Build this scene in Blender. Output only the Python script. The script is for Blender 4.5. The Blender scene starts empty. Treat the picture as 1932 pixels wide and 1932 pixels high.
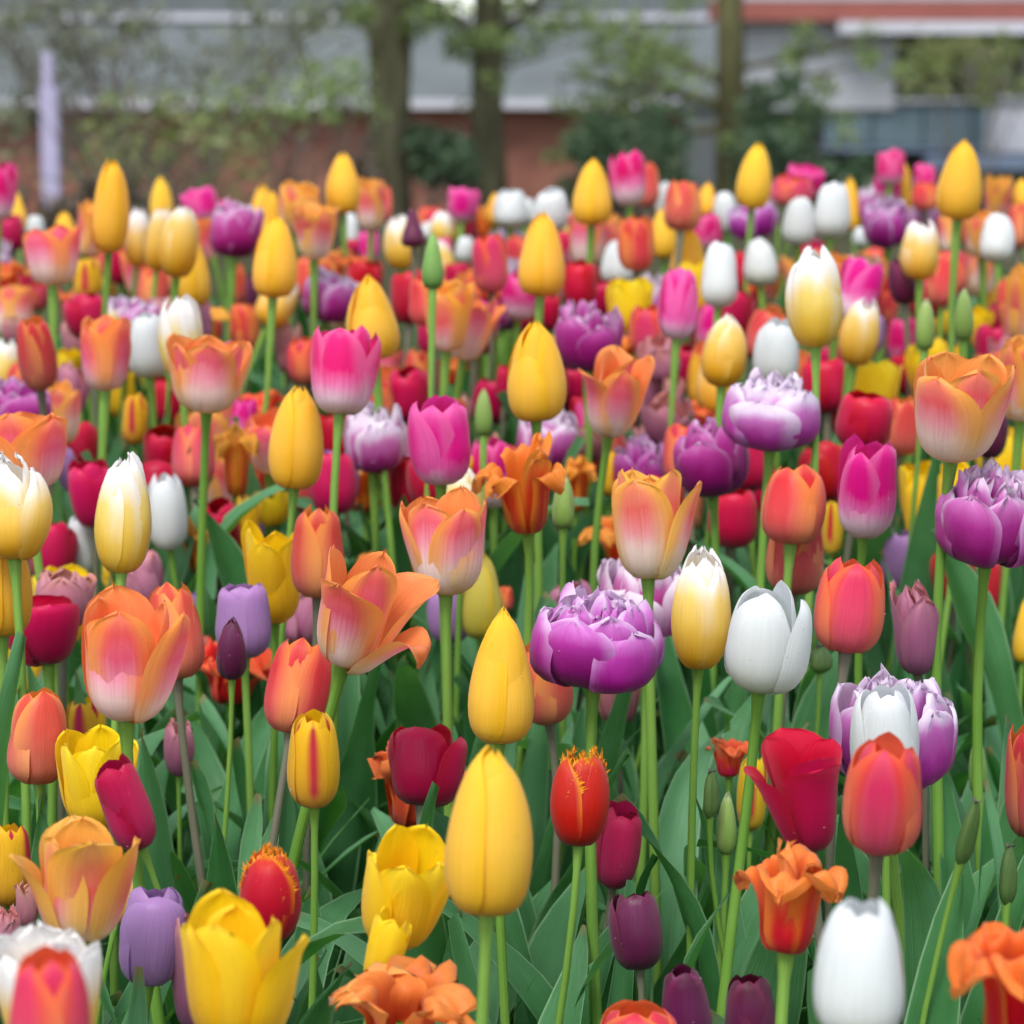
import bpy, math, random
import numpy as np
from mathutils import Vector, Matrix
R_ = math.radians
random.seed(7); rng = np.random.default_rng(7)
sc = bpy.context.scene
COL = sc.collection

# ------------------------------------------------------------------ camera
PITCH = math.atan(766/5000)
cam = bpy.data.cameras.new('camera'); camo = bpy.data.objects.new('camera', cam); COL.objects.link(camo)
cam.sensor_width = 36; cam.lens = 36*5000/1932
camo.location = (0, 0, 1.0); camo.rotation_euler = (math.pi/2-PITCH, 0, 0)
cam.clip_start = .05; cam.clip_end = 2000
cam.dof.use_dof = True; cam.dof.focus_distance = 1.62; cam.dof.aperture_fstop = 10; cam.dof.aperture_blades = 0
sc.camera = camo

# ------------------------------------------------------------------ sky, sun, exposure
w = bpy.data.worlds.new('World'); sc.world = w; w.use_nodes = True
nt = w.node_tree; nt.nodes.clear()
SUN_EL, SUN_AZ = R_(58), R_(200)
sky = nt.nodes.new('ShaderNodeTexSky'); sky.sky_type = 'NISHITA'; sky.sun_disc = False
sky.sun_elevation = SUN_EL; sky.sun_rotation = SUN_AZ; sky.dust_density = 1; sky.air_density = 1.0; sky.ozone_density = 1
hs = nt.nodes.new('ShaderNodeHueSaturation'); hs.inputs['Saturation'].default_value = .42; hs.inputs['Value'].default_value = 1
bg = nt.nodes.new('ShaderNodeBackground'); bg.inputs['Strength'].default_value = .13
out = nt.nodes.new('ShaderNodeOutputWorld')
nt.links.new(sky.outputs[0], hs.inputs['Color']); nt.links.new(hs.outputs[0], bg.inputs[0]); nt.links.new(bg.outputs[0], out.inputs[0])
sl = bpy.data.lights.new('sun', 'SUN'); sl.energy = 1.5; sl.angle = R_(22); sl.color = (1, .975, .935)
so = bpy.data.objects.new('sun', sl); COL.objects.link(so)
dv = Vector((math.sin(SUN_AZ)*math.cos(SUN_EL), math.cos(SUN_AZ)*math.cos(SUN_EL), math.sin(SUN_EL)))
so.rotation_euler = dv.to_track_quat('Z', 'Y').to_euler(); so.location = (0, -5, 20)
vs = sc.view_settings
vs.view_transform = 'Standard'; vs.look = 'None'; vs.exposure = 1.15; vs.gamma = 1; vs.use_curve_mapping = False
sc.render.engine = 'CYCLES'
sc.cycles.max_bounces = 8; sc.cycles.diffuse_bounces = 4; sc.cycles.transmission_bounces = 4; sc.cycles.use_denoising = True

# ------------------------------------------------------------------ helpers
def tag(o, label=None, cat=None, group=None, kind=None):
    if label: o['label'] = label
    if cat: o['category'] = cat
    if group: o['group'] = group
    if kind: o['kind'] = kind
    return o
def empty(name, loc):
    o = bpy.data.objects.new(name, None); o.empty_display_size = .02; o.location = loc; COL.objects.link(o); return o
def link(name, me, parent=None, mat=None):
    o = bpy.data.objects.new(name, me)
    if mat and not me.materials: me.materials.append(mat)
    o.parent = parent; COL.objects.link(o); return o
def mesh_from(name, V, Fq, UV=None, mat=None, smooth=True):
    """V (n,3) array, Fq list/array of faces (all same size or mixed list)"""
    me = bpy.data.meshes.new(name)
    if isinstance(Fq, np.ndarray):
        n = len(Fq); k = Fq.shape[1]
        me.vertices.add(len(V)); me.vertices.foreach_set('co', np.asarray(V, np.float32).ravel())
        me.loops.add(n*k); me.loops.foreach_set('vertex_index', Fq.astype(np.int32).ravel())
        me.polygons.add(n); me.polygons.foreach_set('loop_start', np.arange(0, n*k, k, dtype=np.int32))
        if smooth: me.polygons.foreach_set('use_smooth', np.ones(n, bool))
        if UV is not None:
            l = me.uv_layers.new(name='UVMap'); l.data.foreach_set('uv', np.asarray(UV, np.float32)[Fq.ravel()].ravel())
        me.update(calc_edges=True)
    else:
        me.from_pydata([tuple(v) for v in V], [], Fq)
        if smooth: me.polygons.foreach_set('use_smooth', np.ones(len(me.polygons), bool))
        me.update()
    if mat: me.materials.append(mat)
    return me
def grid_faces(nu, nv):
    a = np.arange((nv-1)*nu).reshape(nv-1, nu)[:, :-1].ravel()
    return np.stack([a, a+1, a+1+nu, a+nu], 1)
def box(V, Fs, x0, x1, y0, y1, z0, z1):
    b = len(V); V += [(x0,y0,z0),(x1,y0,z0),(x1,y1,z0),(x0,y1,z0),(x0,y0,z1),(x1,y0,z1),(x1,y1,z1),(x0,y1,z1)]
    Fs += [tuple(b+i for i in f) for f in ((0,3,2,1),(4,5,6,7),(0,1,5,4),(1,2,6,5),(2,3,7,6),(3,0,4,7))]
def boxobj(name, x0, x1, y0, y1, z0, z1, mat, parent=None, bev=0):
    V, Fs = [], []; box(V, Fs, x0, x1, y0, y1, z0, z1)
    o = link(name, mesh_from(name, V, Fs, mat=mat, smooth=False), parent)
    if bev:
        m = o.modifiers.new('bevel', 'BEVEL'); m.width = bev; m.segments = 2
    return o
def tube_arrays(pts, rad, n=10, cap=True):
    pts = np.asarray(pts, float); rad = np.broadcast_to(np.asarray(rad, float), (len(pts),))
    t = np.gradient(pts, axis=0); t /= np.linalg.norm(t, axis=1)[:, None]
    ref = np.array([1, 0, 0.]) if abs(t[0, 0]) < .8 else np.array([0, 1, 0.])
    a = np.cross(t, ref); a /= np.linalg.norm(a, axis=1)[:, None]; b = np.cross(t, a)
    th = np.linspace(0, 2*np.pi, n, endpoint=False)
    V = pts[:, None, :] + rad[:, None, None]*(np.cos(th)[None, :, None]*a[:, None, :] + np.sin(th)[None, :, None]*b[:, None, :])
    V = V.reshape(-1, 3); m = len(pts)
    F = []
    i = np.arange(n); j = (i+1) % n
    for k in range(m-1): F.append(np.stack([k*n+i, (k+1)*n+i, (k+1)*n+j, k*n+j], 1))
    return V, np.concatenate(F)
def join_arrays(parts):
    Vs, Fs, o = [], [], 0
    for V, F in parts: Vs.append(V); Fs.append(F+o); o += len(V)
    return np.concatenate(Vs), np.concatenate(Fs)
def spline(xs, ys, t):
    """smooth Catmull-Rom through control points"""
    xs = np.asarray(xs, float); ys = np.asarray(ys, float); m = np.gradient(ys, xs)
    i = np.clip(np.searchsorted(xs, t, side='right')-1, 0, len(xs)-2); h = xs[i+1]-xs[i]; s = (t-xs[i])/h
    return ((2*s**3-3*s**2+1)*ys[i] + (s**3-2*s**2+s)*h*m[i] + (-2*s**3+3*s**2)*ys[i+1] + (s**3-s**2)*h*m[i+1])
GX = [-3, 0, 1.0, 1.3, 1.8, 2.4, 3.0, 3.6, 4.2, 5.5, 9, 24, 40, 60, 90, 400]
GZ = [.05, .1, .20, .21, .25, .34, .44, .52, .50, .0, -.05, -.12, -.9, -1.45, -1.5, -1.5]
def ground(y): return float(np.interp(y, GX, GZ))

# ------------------------------------------------------------------ materials
class NG:
    def __init__(s, name):
        s.m = bpy.data.materials.new(name); s.m.use_nodes = True; s.t = s.m.node_tree; s.t.nodes.clear()
    def n(s, typ, **kw):
        nd = s.t.nodes.new('ShaderNode'+typ)
        for k, v in kw.items(): setattr(nd, k, v)
        return nd
    def l(s, a, b): s.t.links.new(a, b)
    def math(s, op, a, b=None, clamp=False):
        nd = s.n('Math', operation=op, use_clamp=clamp)
        for i, x in enumerate((a, b)):
            if x is None: continue
            if isinstance(x, (int, float)): nd.inputs[i].default_value = x
            else: s.l(x, nd.inputs[i])
        return nd.outputs[0]
    def ramp(s, fac, stops, ease=False):
        r = s.n('ValToRGB'); c = r.color_ramp
        if ease: c.interpolation = 'EASE'
        while len(c.elements) < len(stops): c.elements.new(.5)
        for e, (p, col) in zip(c.elements, stops): e.position = p; e.color = (*col, 1)
        s.l(fac, r.inputs[0]); return r.outputs[0]
    def mix(s, f, a, b, mode='MIX'):
        x = s.n('Mix', data_type='RGBA', blend_type=mode)
        for k, v in ((0, f), (6, a), (7, b)):
            if isinstance(v, (int, float)): x.inputs[k].default_value = v
            elif isinstance(v, tuple): x.inputs[k].default_value = (*v, 1)
            else: s.l(v, x.inputs[k])
        return x.outputs[2]
    def smooth(s, v, a, b):
        r = s.n('MapRange', interpolation_type='SMOOTHSTEP'); s.l(v, r.inputs[0]); r.inputs[1].default_value = a; r.inputs[2].default_value = b
        return r.outputs[0]
    def noise(s, vec, scale, detail=3, rough=.5, w=None):
        x = s.n('TexNoise'); x.inputs['Scale'].default_value = scale; x.inputs['Detail'].default_value = detail; x.inputs['Roughness'].default_value = rough
        if w is not None:
            x.noise_dimensions = '4D'; s.l(w, x.inputs['W'])
        if vec is not None: s.l(vec, x.inputs['Vector'])
        return x.outputs[0]
    def done(s, shader):
        o = s.n('OutputMaterial'); s.l(shader, o.inputs[0]); return s.m

def petal_mat(name, out_mid, out_edge, in_mid=None, in_edge=None, e0=.5, e1=.9, wob=.10, rough=.45, transl=.3, hue=.012, val=.16, streak=.22, spec=.3):
    transl += .08; streak = min(.6, streak*1.5)
    g = NG(name)
    uv = g.n('UVMap'); sp = g.n('SeparateXYZ'); g.l(uv.outputs[0], sp.inputs[0])
    U, V = sp.outputs[0], sp.outputs[1]
    info = g.n('ObjectInfo'); rnd = info.outputs['Random']; w10 = g.math('MULTIPLY', rnd, 40.0)
    tone = g.n('Attribute', attribute_type='OBJECT', attribute_name='tone').outputs['Fac']
    cs = g.n('CombineXYZ'); g.l(g.math('MULTIPLY', U, 34.0), cs.inputs[0]); g.l(g.math('MULTIPLY', V, 1.6), cs.inputs[1])
    st = g.noise(cs.outputs[0], 1.0, 3, .6, w10)
    cl = g.n('CombineXYZ'); g.l(g.math('MULTIPLY', U, 3.0), cl.inputs[0]); g.l(g.math('MULTIPLY', V, 3.0), cl.inputs[1])
    bl = g.noise(cl.outputs[0], 1.0, 2, .5, w10)
    wv = g.math('ADD', g.math('MULTIPLY', g.math('SUBTRACT', st, .5), wob*.9), g.math('MULTIPLY', g.math('SUBTRACT', bl, .5), wob*1.3))
    wv = g.math('ADD', wv, g.math('ADD', g.math('MULTIPLY', g.math('SUBTRACT', g.math('FRACT', g.math('MULTIPLY', rnd, 7.7)),   .5), wob*.35), g.math('MULTIPLY', g.math('SUBTRACT', tone, .5), wob*2.2)))
    vv = g.math('ADD', V, wv)
    ue = g.math('ADD', g.math('ABSOLUTE', g.math('SUBTRACT', g.math('MULTIPLY', U, 2.0), 1.0)), g.math('MULTIPLY', wv, .8))
    ef = g.smooth(ue, e0, e1)
    def side(mid, edge):
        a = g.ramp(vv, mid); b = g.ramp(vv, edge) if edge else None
        return g.mix(ef, a, b) if b is not None else a
    co = side(out_mid, out_edge)
    if in_mid:
        ci = side(in_mid, in_edge or in_mid)
        geo = g.n('NewGeometry'); co = g.mix(geo.outputs['Backfacing'], co, ci)
    # fine veins and mottling
    co = g.mix(g.math('MULTIPLY', g.smooth(st, .35, .75), streak), co, g.mix(1.0, co, (.72, .62, .66), 'MULTIPLY'))
    co = g.mix(g.math('MULTIPLY', g.smooth(bl, .5, .8), .18), co, (1, .96, .9), 'SOFT_LIGHT')
    sk = g.n('CombineXYZ'); g.l(g.math('MULTIPLY', U, 22.0), sk.inputs[0]); g.l(g.math('MULTIPLY', V, 34.0), sk.inputs[1]); g.l(w10, sk.inputs[2])
    co = g.mix(g.math('MULTIPLY', g.smooth(g.noise(sk.outputs[0], 1., 1, .5), .74, .80), .45), co, g.mix(1., co, (.5, .38, .3), 'MULTIPLY'))
    h = g.n('HueSaturation'); g.l(co, h.inputs['Color'])
    g.l(g.math('ADD', g.math('MULTIPLY', g.math('SUBTRACT', g.math('FRACT', g.math('MULTIPLY', tone, 9.1)), .5), hue*3), .5), h.inputs['Hue'])
    g.l(g.math('ADD', g.math('MULTIPLY', g.math('FRACT', g.math('MULTIPLY', tone, 17.3)), val), ({'golden_petal': 1.0, 'greenish_yellow_petal': .96, 'lemon_petal': .98, 'white_petal': .90, 'peach_petal': .95, 'magenta_petal': .94, 'cream_gold_petal': .98, 'coral_petal': .94, 'ruffled_orange_petal': .98, 'withered_red_petal': 1.0, 'mauve_petal': .95}.get(name, .88))-val/2), h.inputs['Value'])
    co = h.outputs[0]
    bp = g.n('Bump'); bp.inputs['Strength'].default_value = .5; bp.inputs['Distance'].default_value = .0009; g.l(g.math('ADD', st, g.math('MULTIPLY', bl, .8)), bp.inputs['Height'])
    b = g.n('BsdfPrincipled'); g.l(co, b.inputs['Base Color']); b.inputs['Roughness'].default_value = rough; b.inputs['Specular IOR Level'].default_value = spec
    g.l(bp.outputs[0], b.inputs['Normal'])
    b.inputs['Sheen Weight'].default_value = .12; b.inputs['Sheen Roughness'].default_value = .5
    t = g.n('BsdfTranslucent'); g.l(co, t.inputs[0]); g.l(bp.outputs[0], t.inputs[1])
    mx = g.n('MixShader'); mx.inputs[0].default_value = transl; g.l(b.outputs[0], mx.inputs[1]); g.l(t.outputs[0], mx.inputs[2])
    return g.done(mx.outputs[0])

def s2l(r, g, b):
    f = lambda c: (c/255/12.92 if c <= 10 else ((c/255+.055)/1.055)**2.4)
    return (f(r), f(g), f(b))
H = s2l
PM = {}
PM['Y'] = [petal_mat('golden_petal', [(0, H(222,176,40)), (.1, H(246,192,40)), (.5, H(254,206,70)), (.85, H(254,204,52)), (1, H(255,202,36))], [(0, H(238,186,30)), (1, H(255,210,36))],
    [(0, H(235,160,5)), (1, H(250,195,10))], None, .6, 1, .05, .5, .3, .006, .1, .10),
    petal_mat('greenish_yellow_petal', [(0, H(190,175,50)), (.3, H(214,200,75)), (.8, H(226,212,95)), (1, H(235,215,80))], [(0, H(225,195,40)), (1, H(245,215,60))], None, None, .7, 1, .05, .5, .3, .006, .08, .10)]
PM['N'] = [petal_mat('lemon_petal', [(0, H(215,170,20)), (.25, H(240,200,30)), (1, H(252,222,40))], [(0, H(235,185,0)), (1, H(255,222,10))], [(0, H(230,165,0)), (.4, H(248,200,0)), (1, H(255,218,10))], None, .5, 1, .08, .45, .32, .006, .1, .18)]
PM['W'] = [petal_mat('white_petal', [(0, H(190,196,140)), (.12, H(218,222,200)), (.4, H(234,238,234)), (1, H(242,246,246))], [(0, H(210,214,190)), (.3, H(232,236,230)), (1, H(244,247,248))], None, None, .6, 1, .06, .4, .28, .0, .05, .12)]
PM['P'] = [petal_mat('magenta_petal', [(0, H(232,222,206)), (.17, H(250,228,240)), (.34, H(248,130,196)), (.5, H(238,0,134)), (.8, H(236,20,140)), (1, H(246,90,165))],
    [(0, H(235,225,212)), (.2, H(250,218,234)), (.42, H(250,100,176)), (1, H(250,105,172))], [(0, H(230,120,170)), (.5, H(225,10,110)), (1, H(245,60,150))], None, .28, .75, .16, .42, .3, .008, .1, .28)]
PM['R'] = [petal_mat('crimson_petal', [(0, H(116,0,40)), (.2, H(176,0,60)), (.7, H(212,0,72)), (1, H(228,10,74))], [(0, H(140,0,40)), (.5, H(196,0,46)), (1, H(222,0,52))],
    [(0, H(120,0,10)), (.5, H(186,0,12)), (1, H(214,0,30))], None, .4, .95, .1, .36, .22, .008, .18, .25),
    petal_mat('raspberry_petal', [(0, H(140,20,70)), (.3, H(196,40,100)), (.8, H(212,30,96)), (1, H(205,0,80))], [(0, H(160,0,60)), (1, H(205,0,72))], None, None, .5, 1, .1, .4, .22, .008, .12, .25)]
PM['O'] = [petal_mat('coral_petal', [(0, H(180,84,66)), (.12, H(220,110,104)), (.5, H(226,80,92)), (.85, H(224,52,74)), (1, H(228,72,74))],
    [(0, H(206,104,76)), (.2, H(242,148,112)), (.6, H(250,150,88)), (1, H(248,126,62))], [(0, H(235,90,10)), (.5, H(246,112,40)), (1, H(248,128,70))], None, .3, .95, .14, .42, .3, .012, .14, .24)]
PM['A'] = [petal_mat('peach_petal', [(0, H(240,226,160)), (.1, H(246,238,220)), (.34, H(250,232,224)), (.5, H(248,170,186)), (.68, H(240,104,120)), (.86, H(242,120,100)), (1, H(248,152,96))],
    [(0, H(244,228,160)), (.2, H(250,226,176)), (.42, H(254,192,110)), (1, H(254,172,66))], [(0, H(248,190,60)), (.45, H(250,146,70)), (.8, H(252,156,82)), (1, H(254,174,84))], None, .22, .85, .15, .4, .3, .014, .1, .22)]
PM['V'] = [petal_mat('purple_white_petal', [(0, H(120,0,96)), (.3, H(172,14,132)), (.58, H(198,58,164)), (.84, H(220,128,202)), (1, H(240,222,244))],
    [(0, H(160,30,130)), (.4, H(206,120,196)), (.75, H(236,200,236)), (1, H(250,240,250))], [(0, H(190,70,160)), (.5, H(220,150,210)), (1, H(246,228,246))], None, .62, 1.0, .2, .4, .32, .014, .14, .2)]
PM['C'] = [petal_mat('cream_gold_petal', [(0, H(212,160,10)), (.2, H(236,180,30)), (.5, H(246,204,84)), (.7, H(248,216,120)), (.84, H(250,238,214)), (.93, H(252,250,246))],
    [(0, H(226,176,30)), (.4, H(246,206,96)), (.66, H(250,230,180)), (.82, H(252,250,248))], [(0, H(240,190,60)), (.4, H(248,225,160)), (1, H(252,250,246))], None, .45, .95, .14, .42, .3, .006, .08, .22)]
PM['L'] = [petal_mat('lilac_petal', [(0, H(150,110,150)), (.25, H(180,136,190)), (.8, H(192,146,208)), (1, H(200,150,212))], [(0, H(170,125,180)), (1, H(206,160,220))], None, None, .5, 1, .1, .42, .28, .012, .1, .24)]
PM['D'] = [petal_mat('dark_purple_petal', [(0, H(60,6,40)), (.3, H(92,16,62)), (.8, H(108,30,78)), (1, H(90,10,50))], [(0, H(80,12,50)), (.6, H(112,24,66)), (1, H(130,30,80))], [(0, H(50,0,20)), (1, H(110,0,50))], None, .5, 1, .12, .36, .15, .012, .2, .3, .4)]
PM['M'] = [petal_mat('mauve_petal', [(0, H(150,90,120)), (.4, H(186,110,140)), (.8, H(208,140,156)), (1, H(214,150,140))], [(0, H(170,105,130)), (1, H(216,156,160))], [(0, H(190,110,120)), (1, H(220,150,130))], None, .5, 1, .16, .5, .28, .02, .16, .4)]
PM['G'] = [petal_mat('green_bud_petal', [(0, H(96,132,56)), (.5, H(140,180,86)), (.9, H(164,200,110)), (1, H(200,214,170))], [(0, H(110,140,60)), (1, H(170,196,120))], None, None, .6, 1, .08, .45, .2, .014, .14, .2)]
PM['B'] = [petal_mat('red_flamed_petal', [(0, H(222,160,30)), (.26, H(240,190,70)), (.4, H(214,40,70)), (.75, H(206,10,60)), (.95, H(190,10,40)), (1, H(235,170,20))],
    [(0, H(228,160,30)), (.3, H(246,196,50)), (1, H(255,214,10))], [(0, H(240,180,0)), (1, H(252,208,10))], None, .03, .42, .07, .42, .3, .008, .08, .2)]
PM['F'] = [petal_mat('fringed_red_petal', [(0, H(150,0,16)), (.3, H(200,0,40)), (.8, H(208,0,34)), (.93, H(226,60,20)), (1, H(250,160,20))],
    [(0, H(170,0,10)), (.25, H(214,30,20)), (.5, H(240,110,20)), (1, H(252,165,30))], [(0, H(190,0,10)), (.8, H(220,40,20)), (1, H(252,165,20))], None, .8, 1., .04, .4, .25, .006, .08, .2)]
PM['K'] = [petal_mat('ruffled_orange_petal', [(0, H(190,20,10)), (.34, H(222,16,30)), (.5, H(236,70,40)), (.7, H(250,140,64)), (1, H(252,176,100))],
    [(0, H(220,100,30)), (.4, H(240,128,40)), (1, H(248,160,70))], [(0, H(220,30,10)), (.4, H(238,90,30)), (1, H(248,150,60))], None, .3, .85, .2, .45, .28, .02, .16, .4),
    petal_mat('withered_red_petal', [(0, H(180,20,10)), (.4, H(222,44,40)), (.75, H(240,100,66)), (1, H(250,150,84))], [(0, H(206,60,20)), (.5, H(242,120,60)), (1, H(252,164,90))], [(0, H(190,10,0)), (.5, H(222,36,24)), (1, H(246,130,66))], None, .4, 1, .2, .5, .28, .015, .16, .4)]

def green_mat(name, c0, c1, edge, rough, transl, vein=60, spec=.4, uvs=True):
    g = NG(name); uv = g.n('UVMap'); sp = g.n('SeparateXYZ'); g.l(uv.outputs[0], sp.inputs[0])
    info = g.n('ObjectInfo'); rnd = info.outputs['Random']; w10 = g.math('MULTIPLY', rnd, 40.)
    cs = g.n('CombineXYZ'); g.l(g.math('MULTIPLY', sp.outputs[0], float(vein)), cs.inputs[0]); g.l(g.math('MULTIPLY', sp.outputs[1], 2.), cs.inputs[1])
    st = g.noise(cs.outputs[0], 1., 2, .6, w10)
    geo = g.n('NewGeometry'); big = g.noise(geo.outputs['Position'], 22., 2, .5)
    rc = g.math('ADD', g.math('MULTIPLY', big, .6), g.math('MULTIPLY', geo.outputs['Random Per Island'], .5))
    rc = g.math('ADD', rc, g.math('MULTIPLY', g.math('SUBTRACT', rnd, .5), .5))
    c = g.ramp(rc, [(.2, c0), (.9, c1)])
    c = g.mix(g.math('MULTIPLY', g.smooth(st, .3, .7), .6), c, g.mix(1., c, (.6, .68, .62), 'MULTIPLY'))
    ue = g.math('ABSOLUTE', g.math('SUBTRACT', g.math('MULTIPLY', sp.outputs[0], 2.), 1.))
    c = g.mix(g.math('MULTIPLY', g.smooth(ue, .9, .99), .75), c, edge)
    tipf = g.math('MULTIPLY', g.smooth(sp.outputs[1], .95, 1.0), g.math('GREATER_THAN', g.math('FRACT', g.math('ADD', g.math('MULTIPLY', rnd, 5.3), geo.outputs['Random Per Island'])), .6))
    if 'leaf' in name: c = g.mix(g.math('MULTIPLY', tipf, .7), c, (.30, .20, .09))
    bp = g.n('Bump'); bp.inputs['Strength'].default_value = .6; bp.inputs['Distance'].default_value = .001; g.l(st, bp.inputs['Height'])
    b = g.n('BsdfPrincipled'); g.l(c, b.inputs['Base Color']); b.inputs['Roughness'].default_value = rough; b.inputs['Specular IOR Level'].default_value = spec; g.l(bp.outputs[0], b.inputs['Normal'])
    t = g.n('BsdfTranslucent'); g.l(g.mix(1., c, (.9, 1.1, .25), 'MULTIPLY'), t.inputs[0])
    mx = g.n('MixShader'); mx.inputs[0].default_value = transl; g.l(b.outputs[0], mx.inputs[1]); g.l(t.outputs[0], mx.inputs[2])
    return g.done(mx.outputs[0])
LEAF = green_mat('tulip_leaf', (.038, .172, .042), (.155, .38, .18), (.28, .46, .27), .40, .32, spec=.35)
STEM = green_mat('green_stem', (.13, .29, .03), (.24, .42, .075), (.24, .42, .075), .5, .1, 30)
STEM2 = green_mat('dusky_stem', (.12, .12, .075), (.20, .19, .13), (.20, .19, .13), .5, .1, 30)
GRASS = green_mat('grass_blade', (.03, .12, .03), (.14, .32, .09), (.10, .22, .06), .5, .15, 20)
POD = green_mat('seed_pod', (.05, .10, .02), (.11, .19, .05), (.2, .25, .1), .5, .05, 30)

def plain(name, col, rough=.7, var=.25, scale=6., spec=.3, col2=None, bump=0., stretch=None):
    g = NG(name); tc = g.n('TexCoord'); vec = tc.outputs['Object']
    if stretch:
        mp = g.n('Mapping'); mp.inputs['Scale'].default_value = stretch; g.l(vec, mp.inputs['Vector']); vec = mp.outputs[0]
    n = g.noise(vec, scale, 5, .6)
    d = tuple(x*(1-var) for x in col); h = col2 or tuple(min(1, x*(1+var)) for x in col)
    c = g.ramp(n, [(.3, d), (.7, h)])
    b = g.n('BsdfPrincipled'); g.l(c, b.inputs['Base Color']); b.inputs['Roughness'].default_value = rough; b.inputs['Specular IOR Level'].default_value = spec
    if bump:
        bp = g.n('Bump'); bp.inputs['Strength'].default_value = 1; bp.inputs['Distance'].default_value = bump; g.l(n, bp.inputs['Height']); g.l(bp.outputs[0], b.inputs['Normal'])
    return g.done(b.outputs[0])
SOIL = plain('bed_soil', (.028, .02, .014), .95, .5, 60, .1, bump=.01)
LAWN = plain('lawn', (.035, .06, .018), .9, .45, 1.2, .1, (.075, .06, .03))
BARK = plain('mossy_bark', (.04, .04, .018), .95, .4, 5, .1, (.125, .12, .07), .02, (1, 1, .25))
BARK2 = plain('green_mossy_bark', (.05, .05, .022), .95, .4, 5, .1, (.13, .125, .06), .02, (1, 1, .25))
TWIG = plain('twig_bark', (.10, .085, .07), .95, .3, 9, .1)
ROOFM = plain('grey_roof', (.12, .135, .138), .9, .12, .7, .1)
BRICK = plain('brick_wall', (.23, .095, .07), .9, .25, 1.3, .1, (.28, .125, .09))
BRICK2 = plain('brick_band', (.26, .09, .075), .9, .15, 1.3, .1)
WHITEP = plain('white_paint', (.46, .46, .50), .6, .06, 2)
CREAMP = plain('pale_panel', (.32, .33, .35), .7, .1, 1.5)
LILAC = plain('lilac_paint', (.36, .33, .47), .6, .08, 4)
TEAL = plain('teal_panel', (.085, .13, .155), .3, .2, 2, .5)
BLUEP = plain('blue_grey_paint', (.13, .17, .24), .6, .12, 2)
DARKW = plain('dark_recess', (.02, .022, .02), .8, .2, 2)
def glass_mat():
    g = NG('window_glass'); b = g.n('BsdfPrincipled'); b.inputs['Base Color'].default_value = (.035, .045, .03, 1); b.inputs['Roughness'].default_value = .06; b.inputs['Specular IOR Level'].default_value = .8
    return g.done(b.outputs[0])
GLASS = glass_mat()
def leaf_mass(name, c0, c1, c2, transl=.3):
    g = NG(name); geo = g.n('NewGeometry')
    c = g.ramp(geo.outputs['Random Per Island'], [(0, c0), (.5, c1), (1, c2)])
    b = g.n('BsdfPrincipled'); g.l(c, b.inputs['Base Color']); b.inputs['Roughness'].default_value = .6
    t = g.n('BsdfTranslucent'); g.l(c, t.inputs[0]); mx = g.n('MixShader'); mx.inputs[0].default_value = transl
    g.l(b.outputs[0], mx.inputs[1]); g.l(t.outputs[0], mx.inputs[2]); return g.done(mx.outputs[0])
SPRING = leaf_mass('spring_leaves', (.12, .17, .05), (.18, .26, .08), (.27, .35, .12))
TWIGL = leaf_mass('grey_brown_buds', (.10, .115, .055), (.16, .19, .09), (.19, .18, .15))
OLIVE = leaf_mass('olive_leaves', (.11, .15, .04), (.17, .23, .06), (.22, .19, .09))
DARKL = leaf_mass('dark_evergreen_leaves', (.03, .065, .03), (.055, .11, .05), (.09, .14, .065))
RUSTL = leaf_mass('rusty_leaves', (.11, .065, .06), (.15, .09, .075), (.14, .15, .07))

# ------------------------------------------------------------------ ground and sheets
gx = np.array([-300, -60, -20, -8, -4, -2, -1, 0, 1, 2, 4, 8, 20, 60, 300.]); gy = np.array([-60, -10, -3, 0, .8, 1.2, 1.6, 2, 2.4, 2.8, 3.2, 3.6, 4., 4.4, 5., 5.5, 7, 9, 15, 24, 32, 40, 50, 60, 90, 400.])
X, Y = np.meshgrid(gx, gy); Z = np.interp(Y, GX, GZ)
V = np.stack([X.ravel(), Y.ravel(), Z.ravel()-.012], 1)
tag(link('lawn', mesh_from('lawn', V, grid_faces(len(gx), len(gy)), mat=LAWN)), kind='structure')
gx = np.linspace(-3, 3, 90); gy = np.linspace(.2, 4.8, 80); X, Y = np.meshgrid(gx, gy); Z = np.interp(Y, GX, GZ)+rng.normal(0, .006, X.shape)
tag(link('bed_soil', mesh_from('bed_soil', np.stack([X.ravel(), Y.ravel(), Z.ravel()], 1), grid_faces(90, 80), mat=SOIL)), kind='structure')

# ------------------------------------------------------------------ background
def wpt(X, Y, D):
    """point seen at (X, Y) of a 1932 px wide picture at depth D metres"""
    xc = (X-966)/5000*D; yc = -(Y-966)/5000*D
    return Vector((xc, D*math.cos(PITCH)+yc*math.sin(PITCH), 1-D*math.sin(PITCH)+yc*math.cos(PITCH)))
def leaf_cloud(centres, radii, n, size, seed, flat=.7):
    r = np.random.default_rng(seed); k = r.integers(0, len(centres), n)
    c = np.asarray(centres)[k]; rad = np.asarray(radii)[k]
    d = r.normal(size=(n, 3)); d /= np.linalg.norm(d, axis=1)[:, None]
    p = c + d*(r.random(n)**.45)[:, None]*rad[:, None]*np.array([1, 1, flat])
    a = r.normal(size=(n, 3)); a /= np.linalg.norm(a, axis=1)[:, None]
    b = np.cross(a, r.normal(size=(n, 3))); b /= np.linalg.norm(b, axis=1)[:, None]
    s = size*(.6+.8*r.random(n))[:, None]
    q = np.stack([p-a*s, p+b*s*.45, p+a*s, p-b*s*.45], 1).reshape(-1, 3)
    return q, np.arange(n*4).reshape(n, 4)
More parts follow.
